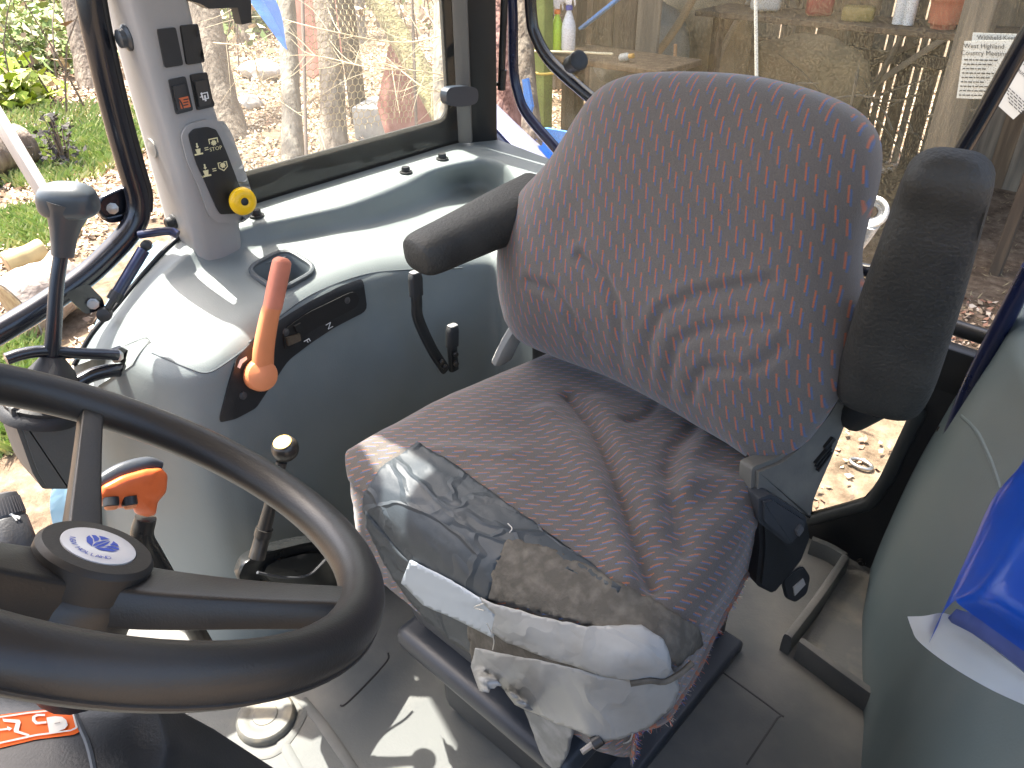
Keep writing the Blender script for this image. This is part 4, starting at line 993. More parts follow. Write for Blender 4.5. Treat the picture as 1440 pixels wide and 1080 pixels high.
# black gate/boot at its foot
bt = thing('lever_gate', 'glossy black moulded gate at the foot of the gear lever', 'lever gate', at(440, 800, Z, .1))
bm = NB()
Gp = [at(a, b, X, -.80) for a, b in rnd_poly([(340, 790), (365, 776), (440, 758), (505, 760), (500, 850), (400, 860), (330, 815)], 4, .25)]
c_ = sum(Gp, Vector())/len(Gp); nrm = Vector((.75, -.35, .55)).normalized()
rr = [[c_+(p-c_)*s+nrm*h for p in Gp] for s, h in ((1.06, -.05), (1.0, .0), (.95, .006), (.88, .002), (.82, -.004), (.6, -.004), (.55, .004), (.3, .006), (.02, .006))]
V_ = grid(bm, [r+r[:1] for r in rr]); bm.faces.new(V_[0][:-1]); bmesh.ops.remove_doubles(bm, verts=bm.verts[:], dist=1e-6); bmesh.ops.recalc_face_normals(bm, faces=bm.faces[:])
obj('gate_surround', bm, mat('gate_black', (.012, .013, .013), .28, var=.2), bt, 50)
bm = NB(); tube(bm, [at(362, 805, X, -.775), at(400, 812, X, -.775), at(435, 808, X, -.775), at(465, 780, X, -.775), at(480, 772, X, -.775)], .0022, 6, smooth=5); obj('gate_ridge', bm, mat('gate_line', (.05, .052, .055), .35), bt)
# orange range lever with buttons
rl = thing('range_lever', 'bent steel lever topped by an orange handle with two round buttons', 'lever', at(282, 892, X, -.76))
S_ = [at(205, 728, X, -.80), at(200, 755, X, -.80), at(214, 782, X, -.80), at(243, 830, X, -.79), at(270, 878, X, -.78), at(300, 930, X, -.77)]
bm = NB(); tube(bm, S_, [.0125, .0135, .0135, .0125, .012, .012], 18, smooth=6); obj('shaft', bm, mat('shaft_black', (.02, .019, .017), .28, col2=(.10, .075, .045), vscale=14, c2lo=.5, c2hi=.8), rl, 60)
hp = rnd_poly([(136, 697), (142, 683), (170, 668), (205, 658), (226, 657), (236, 668), (234, 692), (222, 706), (219, 724), (206, 727), (190, 722), (186, 713), (160, 716), (142, 712)], 4, .25)
HX = -.785
bm = NB()
Hq = [at(a, b, X, HX) for a, b in hp]; c_ = sum(Hq, Vector())/len(Hq); nr = (EYE-c_).normalized()
rr = [[c_+(p-c_)*s+nr*h for p in Hq] for s, h in ((.02, -.030), (.55, -.029), (.82, -.024), (.95, -.014), (1.0, .0), (.985, .006), (.93, .013), (.82, .018), (.6, .0215), (.3, .023), (.02, .0235))]
V_ = grid(bm, [r+r[:1] for r in rr]); bm.faces.new(V_[0][:-1]); bmesh.ops.remove_doubles(bm, verts=bm.verts[:], dist=1e-6); bmesh.ops.recalc_face_normals(bm, faces=bm.faces[:])
hnd = obj('handle', bm, ORANGE, rl, 80); HB2 = bvh_of(hnd)
topc = [at(a, b, X, HX-.002) for a, b in ((136, 692), (140, 682), (168, 665), (205, 654), (226, 655))]
bm = NB(); tube(bm, topc, [.005, .009, .011, .010, .006], 14, smooth=5, prof=(1, .8, 2)); obj('handle_cap', bm, mat('cap_slate', (.045, .052, .062), .35), rl, 60)
for px, py in ((156, 707), (182, 706)):
    h = hit(HB2, px, py); ax = (h[1]*.4+Vector((0.25, -.35, -.8))).normalized()
    bm = NB(); lathe(bm, [(.0085, -.006), (.0085, .003), (.0075, .004)], h[0], ax, 20); k = obj('button_collar', bm, BLK, rl)
    bm = NB(); lathe(bm, [(.0068, .002), (.0068, .006), (.005, .0078), (.001, .0082)], h[0], ax, 20); obj('button', bm, LEVOR, k, 50)
bm = NB(); kb = at(447, 757, X, -.83); lathe(bm, [(.004, -.012), (.008, -.008), (.0105, .0), (.009, .007), (.004, .009)], kb, (.6, -.5, .6), 18)
o_ = obj('small_knob', bm, ORANGE, smooth=60); setp(o_, 'small round orange knob peeking out past the steering wheel rim', 'knob'); o_.name = 'orange_pull'
# loader joystick outside the console front: housing, boot, stem, handle
js = thing('loader_joystick', 'loader joystick with domed dark handle on a boxy housing at the left edge', 'joystick', at(65, 690, X, -1.12))
JX = -1.12
def jb(px, py): return at(px, py, X, JX)
bm = NB(); q = [jb(a, b) for a, b in rnd_poly([(16, 578), (40, 568), (112, 578), (118, 600), (108, 640), (100, 690), (62, 690), (48, 668)], 3, .12)]
prism(bm, q, (-.09, 0, 0)); bmesh.ops.bevel(bm, geom=[e for e in bm.edges if e.calc_face_angle(0) > .9], offset=.006, segments=2, affect='EDGES'); obj('housing', bm, mat('housing_slate', (.075, .08, .08), .5, var=.1, bump=.2), js, 40)
bm = NB(); q0 = jb(66, 580)+Vector((-.045, 0, 0))
ax = (jb(80, 470)-jb(68, 580)).normalized()
lathe(bm, [(.052, -.012), (.053, .0), (.047, .006), (.049, .012), (.041, .019), (.043, .025), (.034, .033), (.036, .04), (.027, .05), (.026, .058)], jb(68, 588)+Vector((-.03, 0, 0)), ax, 28); obj('boot', bm, BLKR, js, 60)
st = [jb(66, 560)+Vector((-.03, 0, 0)), jb(72, 500), jb(80, 400), jb(88, 345)]
bm = NB(); tube(bm, st, [.010, .0105, .0095, .009], 16, smooth=4); obj('stem', bm, mat('stem_dark', (.035, .04, .05), .25, metal=.5), js, 60)
bm = NB(); lathe(bm, [(.034, 0), (.030, .012), (.017, .03), (.014, .036)], jb(72, 533), (jb(78, 440)-jb(72, 533)), 24); obj('gaiter_cone', bm, BLKR, js, 60)
hs = [jb(88, 360), jb(90, 330), jb(93, 305), jb(96, 288)]
bm = NB(); tube(bm, hs, [.0135, .0165, .023, .031], 18, smooth=4, prof=(1, .8, 3)); obj('handle_neck', bm, mat('neck_slate', (.05, .055, .06), .4), js, 60)
bm = NB(); hc = jb(95, 282); ha = (jb(93, 268)-jb(97, 296)).normalized()
ha = (ha+Vector((.1, -.15, .1))).normalized()
tube(bm, [hc+ha*f for f in (-.020, -.018, -.012, -.004, .006, .014, .020, .0235, .0245)], [.5, .86, .98, 1.0, .97, .88, .68, .4, .1], 28, smooth=2, prof=(.026, .0385, 2.7), up=(1, -.9, 0)); obj('handle_top', bm, mat('handle_slate', (.055, .066, .075), .32), js, 60)
bm = NB(); lathe(bm, [(.005, 0), (.005, .012), (.003, .013)], jb(95, 312), (.8, -.5, .1), 10); obj('pinch_screw', bm, STEEL, js)
# mounting tubes and bracket for the joystick
br = thing('joystick_bracket', 'black tubular bracket bolting the joystick to the console front', 'bracket', at(210, 560, X, -1.1))
bm = NB(); tube(bm, [jb(8, 505), jb(30, 498), jb(60, 494), jb(110, 497), jb(165, 499)], .0085, 14, smooth=5); obj('upper_tube', bm, BLKP, br, 60)
bm = NB(); tube(bm, [jb(105, 540), jb(130, 527), jb(160, 521), jb(200, 521), jb(226, 524)], .0105, 14, smooth=5); obj('lower_tube', bm, BLKP, br, 60)
bm = NB(); prism(bm, [at(a, b, X, -1.135) for a, b in ((156, 490), (168, 486), (224, 512), (232, 524), (232, 570), (222, 570), (221, 530), (178, 506), (158, 508))], (.008, 0, 0)); obj('plate', bm, BLKP, br, 30)
for a, b in ((164, 500), (222, 516)):
    bm = NB(); lathe(bm, [(.010, 0), (.010, .005), (.006, .006), (.006, .010)], at(a, b, X, -1.127), (1, -.3, .3), 8); obj('weld_nut', bm, STEEL, br)
bm = NB(); tube(bm, [jb(150, 600), jb(175, 592), jb(190, 580), jb(205, 560)], .0022, 8, smooth=5); obj('cable', bm, SEALM, br)
# curved window-frame tube in front of the pillar, with hinge, gas strut and strut bracket
dfm = thing('door_frame', 'bent black tube frame of the opened front side door, left of the pillar', 'door frame', at(110, 400, X, -1.24))
tp = [(110, -200), (117, -90), (126, 0), (146, 95), (167, 180), (184, 240), (194, 275), (194, 302), (182, 326), (158, 353), (120, 388), (60, 430), (0, 466), (-70, 506)]
bm = NB(); tube(bm, [Vector((-1.235, .43, 1.70))]+[at(a, b, X, -1.235) for a, b in tp], .0185, 18, smooth=5); obj('frame_tube', bm, BLKP, dfm, 60)
bm = NB(); tube(bm, [at(a, b, X, -1.225)+Vector((0, .018, 0)) for a, b in tp[1:8]], .006, 8, smooth=4); obj('frame_seal', bm, SEALM, dfm, 60)
hq = rnd_poly([(133, 292), (140, 275), (165, 262), (190, 252), (196, 300), (180, 306), (150, 312), (138, 305)], 4, .35)
bm = NB(); prism(bm, [at(a, b, X, -1.262) for a, b in hq], (.012, 0, 0)); hg = obj('hinge_plate', bm, BLKP, dfm, 30)
bm = NB(); tube(bm, [at(a, b, X, -1.248) for a, b in rnd_poly([(137, 292), (143, 278), (166, 268), (186, 262), (186, 298), (170, 303), (148, 308)], 3, .3)], .003, 8, closed=True); obj('hinge_rim', bm, BLKP, hg)
bm = NB(); lathe(bm, [(.009, 0), (.009, .003), (.006, .0035), (.006, .008), (.002, .009)], at(158, 293, X, -1.25), (1, -.3, .2), 8); obj('hinge_bolt', bm, STEEL, dfm)
bm = NB(); tube(bm, [at(196, 330, X, -1.215), at(215, 327, X, -1.20), at(238, 325, X, -1.19), at(250, 330, X, -1.18)], .007, 10, smooth=4); obj('stay_arm', bm, NAVY, dfm, 60)
bm = NB(); prism(bm, [at(a, b, X, -1.222) for a, b in rnd_poly([(88, 412), (120, 396), (142, 418), (146, 432), (118, 441)], 3, .2)], (.006, 0, 0)); obj('strut_bracket', bm, BLKP, dfm, 30)
bm = NB(); lathe(bm, [(.009, 0), (.009, .004), (.006, .0045), (.006, .010)], at(131, 427, X, -1.216), (1, -.4, .3), 8); obj('bracket_bolt', bm, STEEL, dfm)
g1 = thing('gas_strut', 'short dark gas strut angled between the door tube and the fender edge', 'gas strut', at(150, 445, X, -1.20))
A_, B_ = at(206, 345, X, -1.205), at(147, 442, X, -1.205)
bm = NB(); tube(bm, [A_.lerp(B_, .06), A_.lerp(B_, .68)], .0095, 14); obj('cylinder', bm, NAVY, g1, 50)
bm = NB(); tube(bm, [A_.lerp(B_, .68), A_.lerp(B_, .80)], .011, 14); obj('end_sleeve', bm, BLK, g1, 50)
bm = NB(); tube(bm, [A_.lerp(B_, .8), A_.lerp(B_, .96)], .0055, 10); obj('rod', bm, DARKST, g1, 50)
bm = NB(); lathe(bm, [(.004, -.01), (.0105, -.008), (.0115, 0), (.0105, .008), (.004, .01)], B_, (.8, -.5, .2), 14); obj('ball_socket', bm, BLK, g1, 60)
bm = NB(); lathe(bm, [(.004, -.008), (.0085, -.006), (.0085, .006), (.004, .008)], A_, (.8, -.5, .2), 14); obj('ball_socket', bm, BLK, g1, 60)
# the blue bag at the right edge
bag = thing('blue_bag', 'glossy blue bag with white inner sheet curling out, cut by the right edge', 'bag', at(1400, 900, Z, .6))
def bz(px, py, z): return at(px, py, Z, z)
bl_ = crom([bz(1462, 600, .72), bz(1440, 648, .715), (bz(1402, 694, .71)), bz(1372, 760, .70), bz(1340, 832, .685), bz(1322, 868, .668)], 30)
bm_ = crom([bz(1560, 560, .76), bz(1530, 640, .765), bz(1490, 720, .765), bz(1450, 780, .755), bz(1400, 840, .735), bz(1352, 853, .70)], 30)
br_ = crom([bz(1700, 560, .76), bz(1680, 700, .765), bz(1650, 800, .765), bz(1600, 880, .75), bz(1530, 930, .73), bz(1440, 916, .70)], 30)
rows = []
for a, b, c in zip(bl_, bm_, br_): rows.append(crom([a-Vector((0, 0, .03)), a, a.lerp(b, .5)+Vector((0, 0, .012)), b, c], 24))
bm = NB(); grid(bm, rows); bmesh.ops.solidify(bm, geom=bm.faces[:], thickness=.002); bmesh.ops.recalc_face_normals(bm, faces=bm.faces[:])
obj('blue_cover', bm, mat('bag_blue', (.006, .085, .48), .35, coat=.3, var=.08, vscale=10), bag, 60)
wl = [[bz(1276, 867, .655), bz(1300, 866, .66), bz(1325, 862, .665), bz(1345, 868, .66)], [bz(1282, 884, .642), bz(1305, 886, .648), bz(1330, 880, .652), bz(1360, 885, .65)],
      [bz(1292, 902, .63), bz(1318, 906, .634), bz(1352, 900, .64), bz(1400, 915, .64)], [bz(1330, 932, .62), bz(1355, 930, .625), bz(1395, 928, .63), bz(1445, 950, .63)], [bz(1390, 968, .61), bz(1410, 962, .615), bz(1450, 962, .62), bz(1490, 985, .62)], [bz(1460, 1000, .61), bz(1480, 990, .612), bz(1520, 990, .615), bz(1560, 1010, .615)]]
rows = [crom(r, 16) for r in wl]; rows = list(map(list, zip(*[crom(list(c), 24) for c in zip(*rows)])))
bm = NB(); grid(bm, rows); bmesh.ops.solidify(bm, geom=bm.faces[:], thickness=.0015); bmesh.ops.recalc_face_normals(bm, faces=bm.faces[:]); obj('white_sheet', bm, mat('sheet_white', (.62, .62, .60), .4, var=.05), bag, 60)
rows = [crom([bz(1345, 856, .68), bz(1390, 872, .68), bz(1440, 915, .68), bz(1500, 960, .69)], 16), crom([bz(1330, 872, .655), bz(1370, 892, .655), bz(1430, 935, .655), bz(1490, 975, .66)], 16), crom([bz(1350, 885, .635), bz(1390, 905, .635), bz(1440, 945, .64), bz(1490, 985, .64)], 16)]
bm = NB(); grid(bm, rows); bmesh.ops.solidify(bm, geom=bm.faces[:], thickness=.0015); bmesh.ops.recalc_face_normals(bm, faces=bm.faces[:]); obj('inner_lining', bm, mat('lining_blue', (.10, .14, .36), .4, var=.3, vscale=14), bag, 60)

# ================================================================== OUTSIDE: wood on the right-hand side, open shed behind
def gat(px, py, dz=0.0):
    p = at(px, py, Z, -1.1)
    for _ in range(6): p = at(px, py, Z, gz(p.x, p.y)+dz)
    return p
def at_d(px, py, d):                       # a point d metres away along the view
    r = ray(px, py); return EYE+r*d
LEAFC = [mat('dead_leaf_%s' % n_, c, .9, spec=.15) for n_, c in (('tan', (.40, .30, .20)), ('pale', (.55, .46, .36)), ('rust', (.33, .18, .12)), ('umber', (.20, .14, .10)))]
def quads(name, pts, size, mats, weights, tilt=.6, parent=None, aspect=.6, kind=None, curl=.25, hv=None):
    n = len(pts); P = np.asarray(pts); s = size*(.6+.8*rng.random(n)); a = rng.random(n)*2*np.pi
    nrm = np.stack([rng.normal(0, tilt, n), rng.normal(0, tilt, n), np.ones(n)], 1); nrm /= np.linalg.norm(nrm, axis=1)[:, None]
    u = np.stack([np.cos(a), np.sin(a), np.zeros(n)], 1); u -= nrm*(u*nrm).sum(1)[:, None]; u /= np.linalg.norm(u, axis=1)[:, None]; v = np.cross(nrm, u)
    S = s[:, None]; w_ = S*aspect
    V = np.stack([P-u*S*.5, P+v*w_*.5-nrm*S*curl*.3, P+u*S*.5+nrm*S*curl*.2, P-v*w_*.5-nrm*S*curl*.3], 1).reshape(-1, 3)
    me = bpy.data.meshes.new(name); me.vertices.add(4*n); me.vertices.foreach_set('co', V.ravel())
    me.loops.add(4*n); me.loops.foreach_set('vertex_index', np.arange(4*n, dtype=np.int32)); me.polygons.add(n)
    me.polygons.foreach_set('loop_start', np.arange(0, 4*n, 4, dtype=np.int32)); me.polygons.foreach_set('loop_total', np.full(n, 4, dtype=np.int32))
    for m_ in mats: me.materials.append(m_)
    me.polygons.foreach_set('material_index', rng.choice(len(mats), n, p=np.array(weights)/sum(weights)).astype(np.int32)); me.update(calc_edges=True)
    o = link_mesh(name, me, None, parent, 0)
    if kind: o['kind'] = kind
    return o
# leaf litter
pts = []
for _ in range(130000):
    x = -2.2-13*random.random()**1.5; y = random.uniform(-1.5, 11)
    if fbm(x, y, .9) > -.25: pts.append((x, y, gz(x, y)+random.uniform(.0, .05)))
o = quads('leaf_litter', pts, .046, LEAFC, (5, 6, 2, .6), .5, kind='stuff')
pts = []
for _ in range(12000):
    x, y = random.uniform(-2.6, .8), random.uniform(1.7, 5.2)
    if fbm(x, y, .8) > 0 or y > 3.7: pts.append((x, y, gz(x, y)+random.uniform(.0, .03)))
o = quads('leaf_litter', [p for p in pts if p[1] > 3.7 or random.random() < .25], .04, LEAFC, (3, 2, 4, 2), .4, kind='stuff')
bm = NB(); c_ = gat(1210, 655, .01); tube(bm, [c_+Vector((math.cos(k*.3927)*.05, math.sin(k*.3927)*.03, .012)) for k in range(16)], .009, 8, closed=True); setp(obj('iron_ring', bm, STEEL, smooth=60), 'small iron ring lying on the gravel seen through the low rear window', 'ring')
pts = [(x, y, gz(x, y)+.01) for x, y in ((random.uniform(-5, 1.5), random.uniform(4, 8)) for _ in range(5000))]
o = quads('straw_litter', pts, .05, [mat('straw', (.3, .24, .13), .9), LEAFC[3]], (2, 1), .35, kind='stuff', aspect=.12)
# grass patches
GR = [mat('grass_%s' % n_, c, .8, spec=.2) for n_, c in (('fresh', (.27, .36, .11)), ('yellow', (.42, .43, .19)), ('deep', (.17, .24, .08)))]
def blades(name, spots, n, h, kind='stuff'):
    V, Fc, MI = [], [], []
    for _ in range(n):
        c, rx, ry = random.choice(spots); a = random.random()*6.283; r = math.sqrt(random.random())
        x, y = c.x+math.cos(a)*r*rx, c.y+math.sin(a)*r*ry; z = gz(x, y); hh = h*random.uniform(.4, 1.1); w_ = .006*random.uniform(.6, 1.5)
        d = Vector((random.uniform(-1, 1), random.uniform(-1, 1), 0)); q = Vector((-d.y, d.x, 0)).normalized()*w_; b = Vector((x, y, z)); k = len(V)
        V += [b-q, b+q, b+d*hh*.35+q*.5+Vector((0, 0, hh*.7)), b+d*hh*.8+Vector((0, 0, hh))]; Fc.append((k, k+1, k+2, k+3)); MI.append(random.choices((0, 1, 2), (4, 3, 2))[0])
    me = bpy.data.meshes.new(name); me.from_pydata([tuple(v) for v in V], [], Fc)
    for m_ in GR: me.materials.append(m_)
    me.polygons.foreach_set('material_index', MI); o = link_mesh(name, me, None, None, 0); o['kind'] = kind; return o
blades('grass', [(gat(100, 190), 1.1, .9), (gat(60, 225), .9, .6), (gat(150, 205), .6, .5)], 9000, .13)
blades('grass', [(gat(15, 330), .5, .4), (gat(10, 520), .28, .25), (gat(15, 600), .25, .3), (gat(50, 320), .5, .3)], 4500, .12)

BARKC = mat('bark_brown', (.13, .10, .075), .9, bump=1, bscale=30, col2=(.24, .20, .155), vscale=14, dist=.02, vstretch=(1, 1, .2))
BARKP = mat('bark_pale', (.19, .165, .13), .9, bump=1, bscale=28, col2=(.33, .30, .24), vscale=10, dist=.02, vstretch=(1, 1, .2))
BARKR = mat('bark_red', (.17, .085, .06), .9, bump=1, bscale=26, col2=(.34, .20, .16), vscale=12, dist=.03, vstretch=(1, 1, .25))
MOSS = mat('bark_mossy', (.17, .15, .07), .95, bump=1, bscale=60, col2=(.40, .37, .17), vscale=20, dist=.02)
TWIG = mat('twig_pale', (.42, .35, .22), .8); TWIGD = mat('twig_dark', (.13, .10, .08), .9)
def crown_pts(c, r, n, sq=.8):
    out = []
    cl = [(c+Vector((random.gauss(0, .45)*r, random.gauss(0, .45)*r, random.gauss(0, .4)*r*sq)), random.uniform(.15, .4)*r) for _ in range(14)]
    for _ in range(n):
        k, q = random.choice(cl); out.append(k+Vector((random.gauss(0, 1), random.gauss(0, 1), random.gauss(0, 1)))*q*.55)
    return out
def bark_tree(label, base, top, r0, r1, mt, group='trees in the wood', limbs=5, leaf=0, wob=.04, cat='tree', crown=True):
    t = thing('tree', label, cat, base, group); base = Vector(base)-Vector((0, 0, .1)); top = Vector(top); n = 14
    ax = top-base; P = []
    for i in range(n):
        f = i/(n-1); P.append(base+ax*f+Vector((fbm(f*3, base.x, 1.3), fbm(f*3, base.y+7, 1.3), 0))*wob*math.sin(math.pi*min(1, f*1.3))*3)
    R = [r0*(1+.55*math.exp(-i*1.1))+(r1-r0)*i/(n-1) for i in range(n)]
    bm = NB(); tube(bm, P, R, 16, smooth=3)
    for v in bm.verts:
        v.co += Vector((fbm(v.co.x*9, v.co.y*9+v.co.z, 1.2), fbm(v.co.y*9+4, v.co.x*9-v.co.z, 1.2), 0))*r0*.16
    obj('trunk', bm, mt, t, 80)
    if not crown: return t
    tips = []
    for k in range(limbs):
        f = random.uniform(.45, .98); q = P[int(f*(n-1))]; a = random.random()*6.28; l = ax.length*random.uniform(.16, .34)
        d = Vector((math.cos(a), math.sin(a), random.uniform(.2, .9))); e = q+d.normalized()*l
        mid = q.lerp(e, .5)+Vector((random.uniform(-.1, .1), random.uniform(-.1, .1), .08))*l
        bm = NB(); tube(bm, [q, mid, e], [r0*.34, r0*.2, r0*.06], 7, smooth=3); tips.append(e)
        for _ in range(4):
            s_ = q.lerp(e, random.uniform(.3, 1)); e2 = s_+Vector((random.uniform(-1, 1), random.uniform(-1, 1), random.uniform(-.2, .8)))*l*.45
            tube(bm, [s_, s_.lerp(e2, .5)+Vector((0, 0, .05*l)), e2], [r0*.10, r0*.07, .004], 5, smooth=2); tips.append(e2)
        obj('limb', bm, mt, t, 80)
    pts = [p+Vector((random.gauss(0, .3), random.gauss(0, .3), random.gauss(0, .25))) for p in tips for _ in range(leaf)]
    if pts: quads('crown', pts, .07, [GR[0], GR[1], GR[2]], (3, 4, 2), .9, parent=t)
    return t
def tree_px(label, b, t, d, wpx, mt, **k):
    B = gat(*b) if d is None else at_d(b[0], b[1], d)
    dist = (B-EYE).dot(FWD)
    T0 = at_d(t[0], t[1], dist*1.0); up_ = T0-B
    T1 = B+up_*max(1.0, 6.5/max(.5, up_.length))
    if d is not None:
        g = gz(B.x, B.y); B = B-up_*((B.z-g)/max(.2, up_.z)) if up_.z > .05 else Vector((B.x, B.y, g))
    return bark_tree(label, B, T1, wpx/F*dist/2, wpx/F*dist/4, mt, **k)
tree_px('brown tree trunk just right of the grey pillar in the side window', (318, 192), (276, 0), None, 44, BARKC, leaf=5)
tree_px('thin grey trunk in the middle of the side window', (412, 236), (396, 0), None, 26, BARKP, leaf=4)
tree_px('leaning trunk at the edge of the leaf litter left of the door tube', (128, 125), (88, -20), None, 24, BARKC, leaf=4)
tree_px('slender trunk behind the green bushes at the far upper left', (62, 58), (30, -30), None, 16, BARKC, leaf=6)
tree_px('pale rough trunk beside the window catch, nearest the black post', (630, 190), (622, 0), 5.2, 24, BARKP, leaf=3)
tree_px('yellow mossy trunk leaning across the window behind the wire netting', (640, 180), (520, -10), 5.8, 36, MOSS, leaf=0, limbs=3)
tree_px('dark trunk behind the wire netting in the side window', (468, 190), (452, 0), 6.6, 34, BARKC, leaf=3)
tree_px('reddish rough-barked trunk between the corner post and the rear window', (716, 190), (706, 0), 3.9, 62, BARKR, leaf=0, limbs=4)
tree_px('grey rough-barked trunk seen through the left edge of the dusty rear glass', (752, 190), (738, 0), 4.4, 40, BARKC, leaf=0, limbs=3)
for b, t, w_, l in (((175, 20), (165, -80), 20, 'thin trunk seen between the door tube and the pillar'), ((345, 60), (330, -60), 18, 'far thin trunk above the pale stone'), ((500, 60), (500, -60), 22, 'far trunk half hidden behind the wire netting'), ((20, 15), (0, -80), 22, 'far trunk in the top left corner of the view')):
    tree_px(l, b, t, None, w_, BARKC, leaf=4)
# undergrowth further back
pts = []
for _ in range(14000):
    a = random.uniform(0, 1); x, y = -10-16*random.random(), random.uniform(1, 26)
    pts.append((x, y, gz(x, y)+abs(random.gauss(0, .55))))
quads('undergrowth', pts, .16, [LEAFC[0], LEAFC[1], GR[2], LEAFC[3]], (3, 3, 3, 2), .9, kind='stuff')
V = NB()
for _ in range(420):
    x, y = -9-12*random.random(), random.uniform(0, 20); b = Vector((x, y, gz(x, y))); h_ = random.uniform(.6, 2.2); d = Vector((random.uniform(-.5, .5), random.uniform(-.5, .5), 1))
    tube(V, [b, b+d*h_*.5+Vector((random.uniform(-.1, .1), 0, 0)), b+d*h_+Vector((random.uniform(-.3, .3), random.uniform(-.3, .3), -.1))], [.012, .008, .003], 4, smooth=2)
o = obj('brushwood', V, TWIGD, smooth=0); o['kind'] = 'stuff'
# bushes
def bush(name, label, c, r, h, n, size, mats, wts):
    t = thing(name, label, 'bush', c, None); P = []
    for _ in range(n):
        k = Vector((random.gauss(0, .42), random.gauss(0, .42), abs(random.gauss(0, .5)))); P.append((c.x+k.x*r, c.y+k.y*r, c.z+.05+k.z*h))
    bm = NB()
    for _ in range(26):
        e = Vector(random.choice(P)); tube(bm, [c, c.lerp(e, .5)+Vector((0, 0, .1*h)), e], [.012, .008, .003], 5, smooth=2)
    obj('stem', bm, TWIGD, t); quads('foliage', P, size, mats, wts, .9, parent=t); return t
BUSHM = [mat('bush_%s' % n_, c, .8, spec=.15) for n_, c in (('sage', (.30, .36, .17)), ('straw', (.42, .40, .24)), ('leaf', (.24, .33, .12)))]
bush('bush', 'big soft green bush at the far left beyond the leaf litter', gat(36, 100), 1.0, .8, 2600, .10, BUSHM, (3, 2, 2))
bush('bush', 'dim green bush between the far trunks at the upper left', gat(95, 60), 1.3, .8, 1800, .12, BUSHM, (2, 2, 2))
bush('bush', 'bright yellow-green leafy plant low at the left edge', gat(22, 150), .42, .34, 700, .15, [mat('leaf_lime', (.28, .36, .03), .6), GR[1]], (4, 1))
bush('bush', 'green bush high in the side window next to the blue reflection sheet', gat(335, 40), 1.2, 1.2, 3000, .12, GR, (3, 3, 2))
# dried dark weed
wd = thing('dried_weed', 'dark dried weed standing on the sunny grass patch', 'weed', gat(95, 240)); c = gat(95, 240)
bm = NB()
for _ in range(16):
    e = c+Vector((random.uniform(-.16, .16), random.uniform(-.12, .12), random.uniform(.2, .55))); tube(bm, [c+Vector((random.uniform(-.04, .04), 0, 0)), c.lerp(e, .6), e], [.010, .008, .003], 5, smooth=2)
obj('stalk', bm, TWIGD, wd); quads('foliage', [c+Vector((random.gauss(0, .09), random.gauss(0, .08), random.uniform(.1, .5))) for _ in range(150)], .06, [mat('weed_dark', (.055, .05, .045), .9)], (1,), .9, parent=wd)
# logs and offcuts
def log(label, a, b, r, name='log', mt=BARKC):
    t = thing(name, label, 'log', (Vector(a)+Vector(b))/2); a, b = Vector(a), Vector(b); bm = NB(); tube(bm, [a, a.lerp(b, .3), a.lerp(b, .7), b], [r*1.05, r, r*.95, r], 18, smooth=4)
    for v in bm.verts: v.co += Vector((fbm(v.co.x*8, v.co.z*8, 1), 0, fbm(v.co.y*8, v.co.z*8+3, 1)))*r*.15
    obj('bark', bm, mt, t, 50); bm = NB(); d = (b-a).normalized()
    for e, s in ((a, -1), (b, 1)):
        bm = NB(); lathe(bm, [(r*.93, 0), (r*.9, .006), (r*.3, .008), (.002, .006)], e, d*s, 18); obj('cut_end', bm, mat('cut_wood', (.42, .31, .18), .8, col2=(.3, .2, .11), vscale=25), t, 40)
    return t
log('short thick log lying below the door tube at the left', gat(38, 470)+Vector((0, 0, .16)), gat(115, 430)+Vector((0, 0, .2)), .19, mt=mat('log_grey', (.28, .235, .20), .9, bump=.8, bscale=20, col2=(.40, .35, .30), vscale=9, dist=.02))
log('split pale log piece lying left of the joystick stem', gat(15, 385)+Vector((0, 0, .07)), gat(68, 368)+Vector((0, 0, .09)), .075, mt=mat('log_yellow', (.45, .36, .18), .85, var=.2))
log('dark weathered log beyond the pale plank at the left edge', gat(-30, 262)+Vector((0, 0, .2)), gat(42, 235)+Vector((0, 0, .2)), .2)
# pale plank
pk = NB(); a, b = at_d(-30, 120, 2.6), at_d(78, 300, 2.6); q = (b-a).to_track_quat('Z', 'X')
box(pk, (a+b)/2, (.085, .03, (b-a).length*1.05), q.to_matrix(), .004); setp(obj('plank', pk, mat('plank_pale', (.38, .35, .31), .8, var=.15, vscale=20, vstretch=(1, 1, .2)), smooth=30), 'pale weathered plank slanting in from the left edge', 'plank')
# stone, concrete block, rusty sheet, blue sheet for a glass reflection
def rock(label, c, s, mt, name='stone'):
    bm = NB(); bmesh.ops.create_icosphere(bm, subdivisions=3, radius=1)
    for v in bm.verts:
        v.co *= 1+.25*fbm(v.co.x, v.co.y+v.co.z, 1.4); v.co = Vector((v.co.x*s[0], v.co.y*s[1], v.co.z*s[2]))+c
    return setp(obj(name, bm, mt, smooth=40), label, name)
ST_ = mat('stone_pale', (.42, .40, .37), .9, var=.2, vscale=12, bump=.6, bscale=30)
rock('pale flat stone lying on the leaves at mid window', gat(368, 108)+Vector((0, 0, .08)), (.3, .22, .14), ST_)
rock('small grey stone by the base of the brown trunk', gat(352, 150)+Vector((0, 0, .04)), (.16, .12, .09), ST_)
cb = NB(); c = gat(555, 195); box(cb, c+Vector((-.05, .1, .14)), (.75, .5, .36), Matrix.Rotation(.5, 3, 'Z'), .02); setp(obj('concrete_block', cb, mat('concrete', (.40, .40, .38), .9, var=.18, vscale=10, bump=.5, bscale=50), smooth=30), 'grey concrete block on the leaves behind the netting foot', 'block')
rs = thing('rusty_sheet', 'rusty red metal sheet leaning behind the mossy trunk', 'metal sheet', gat(585, 190))
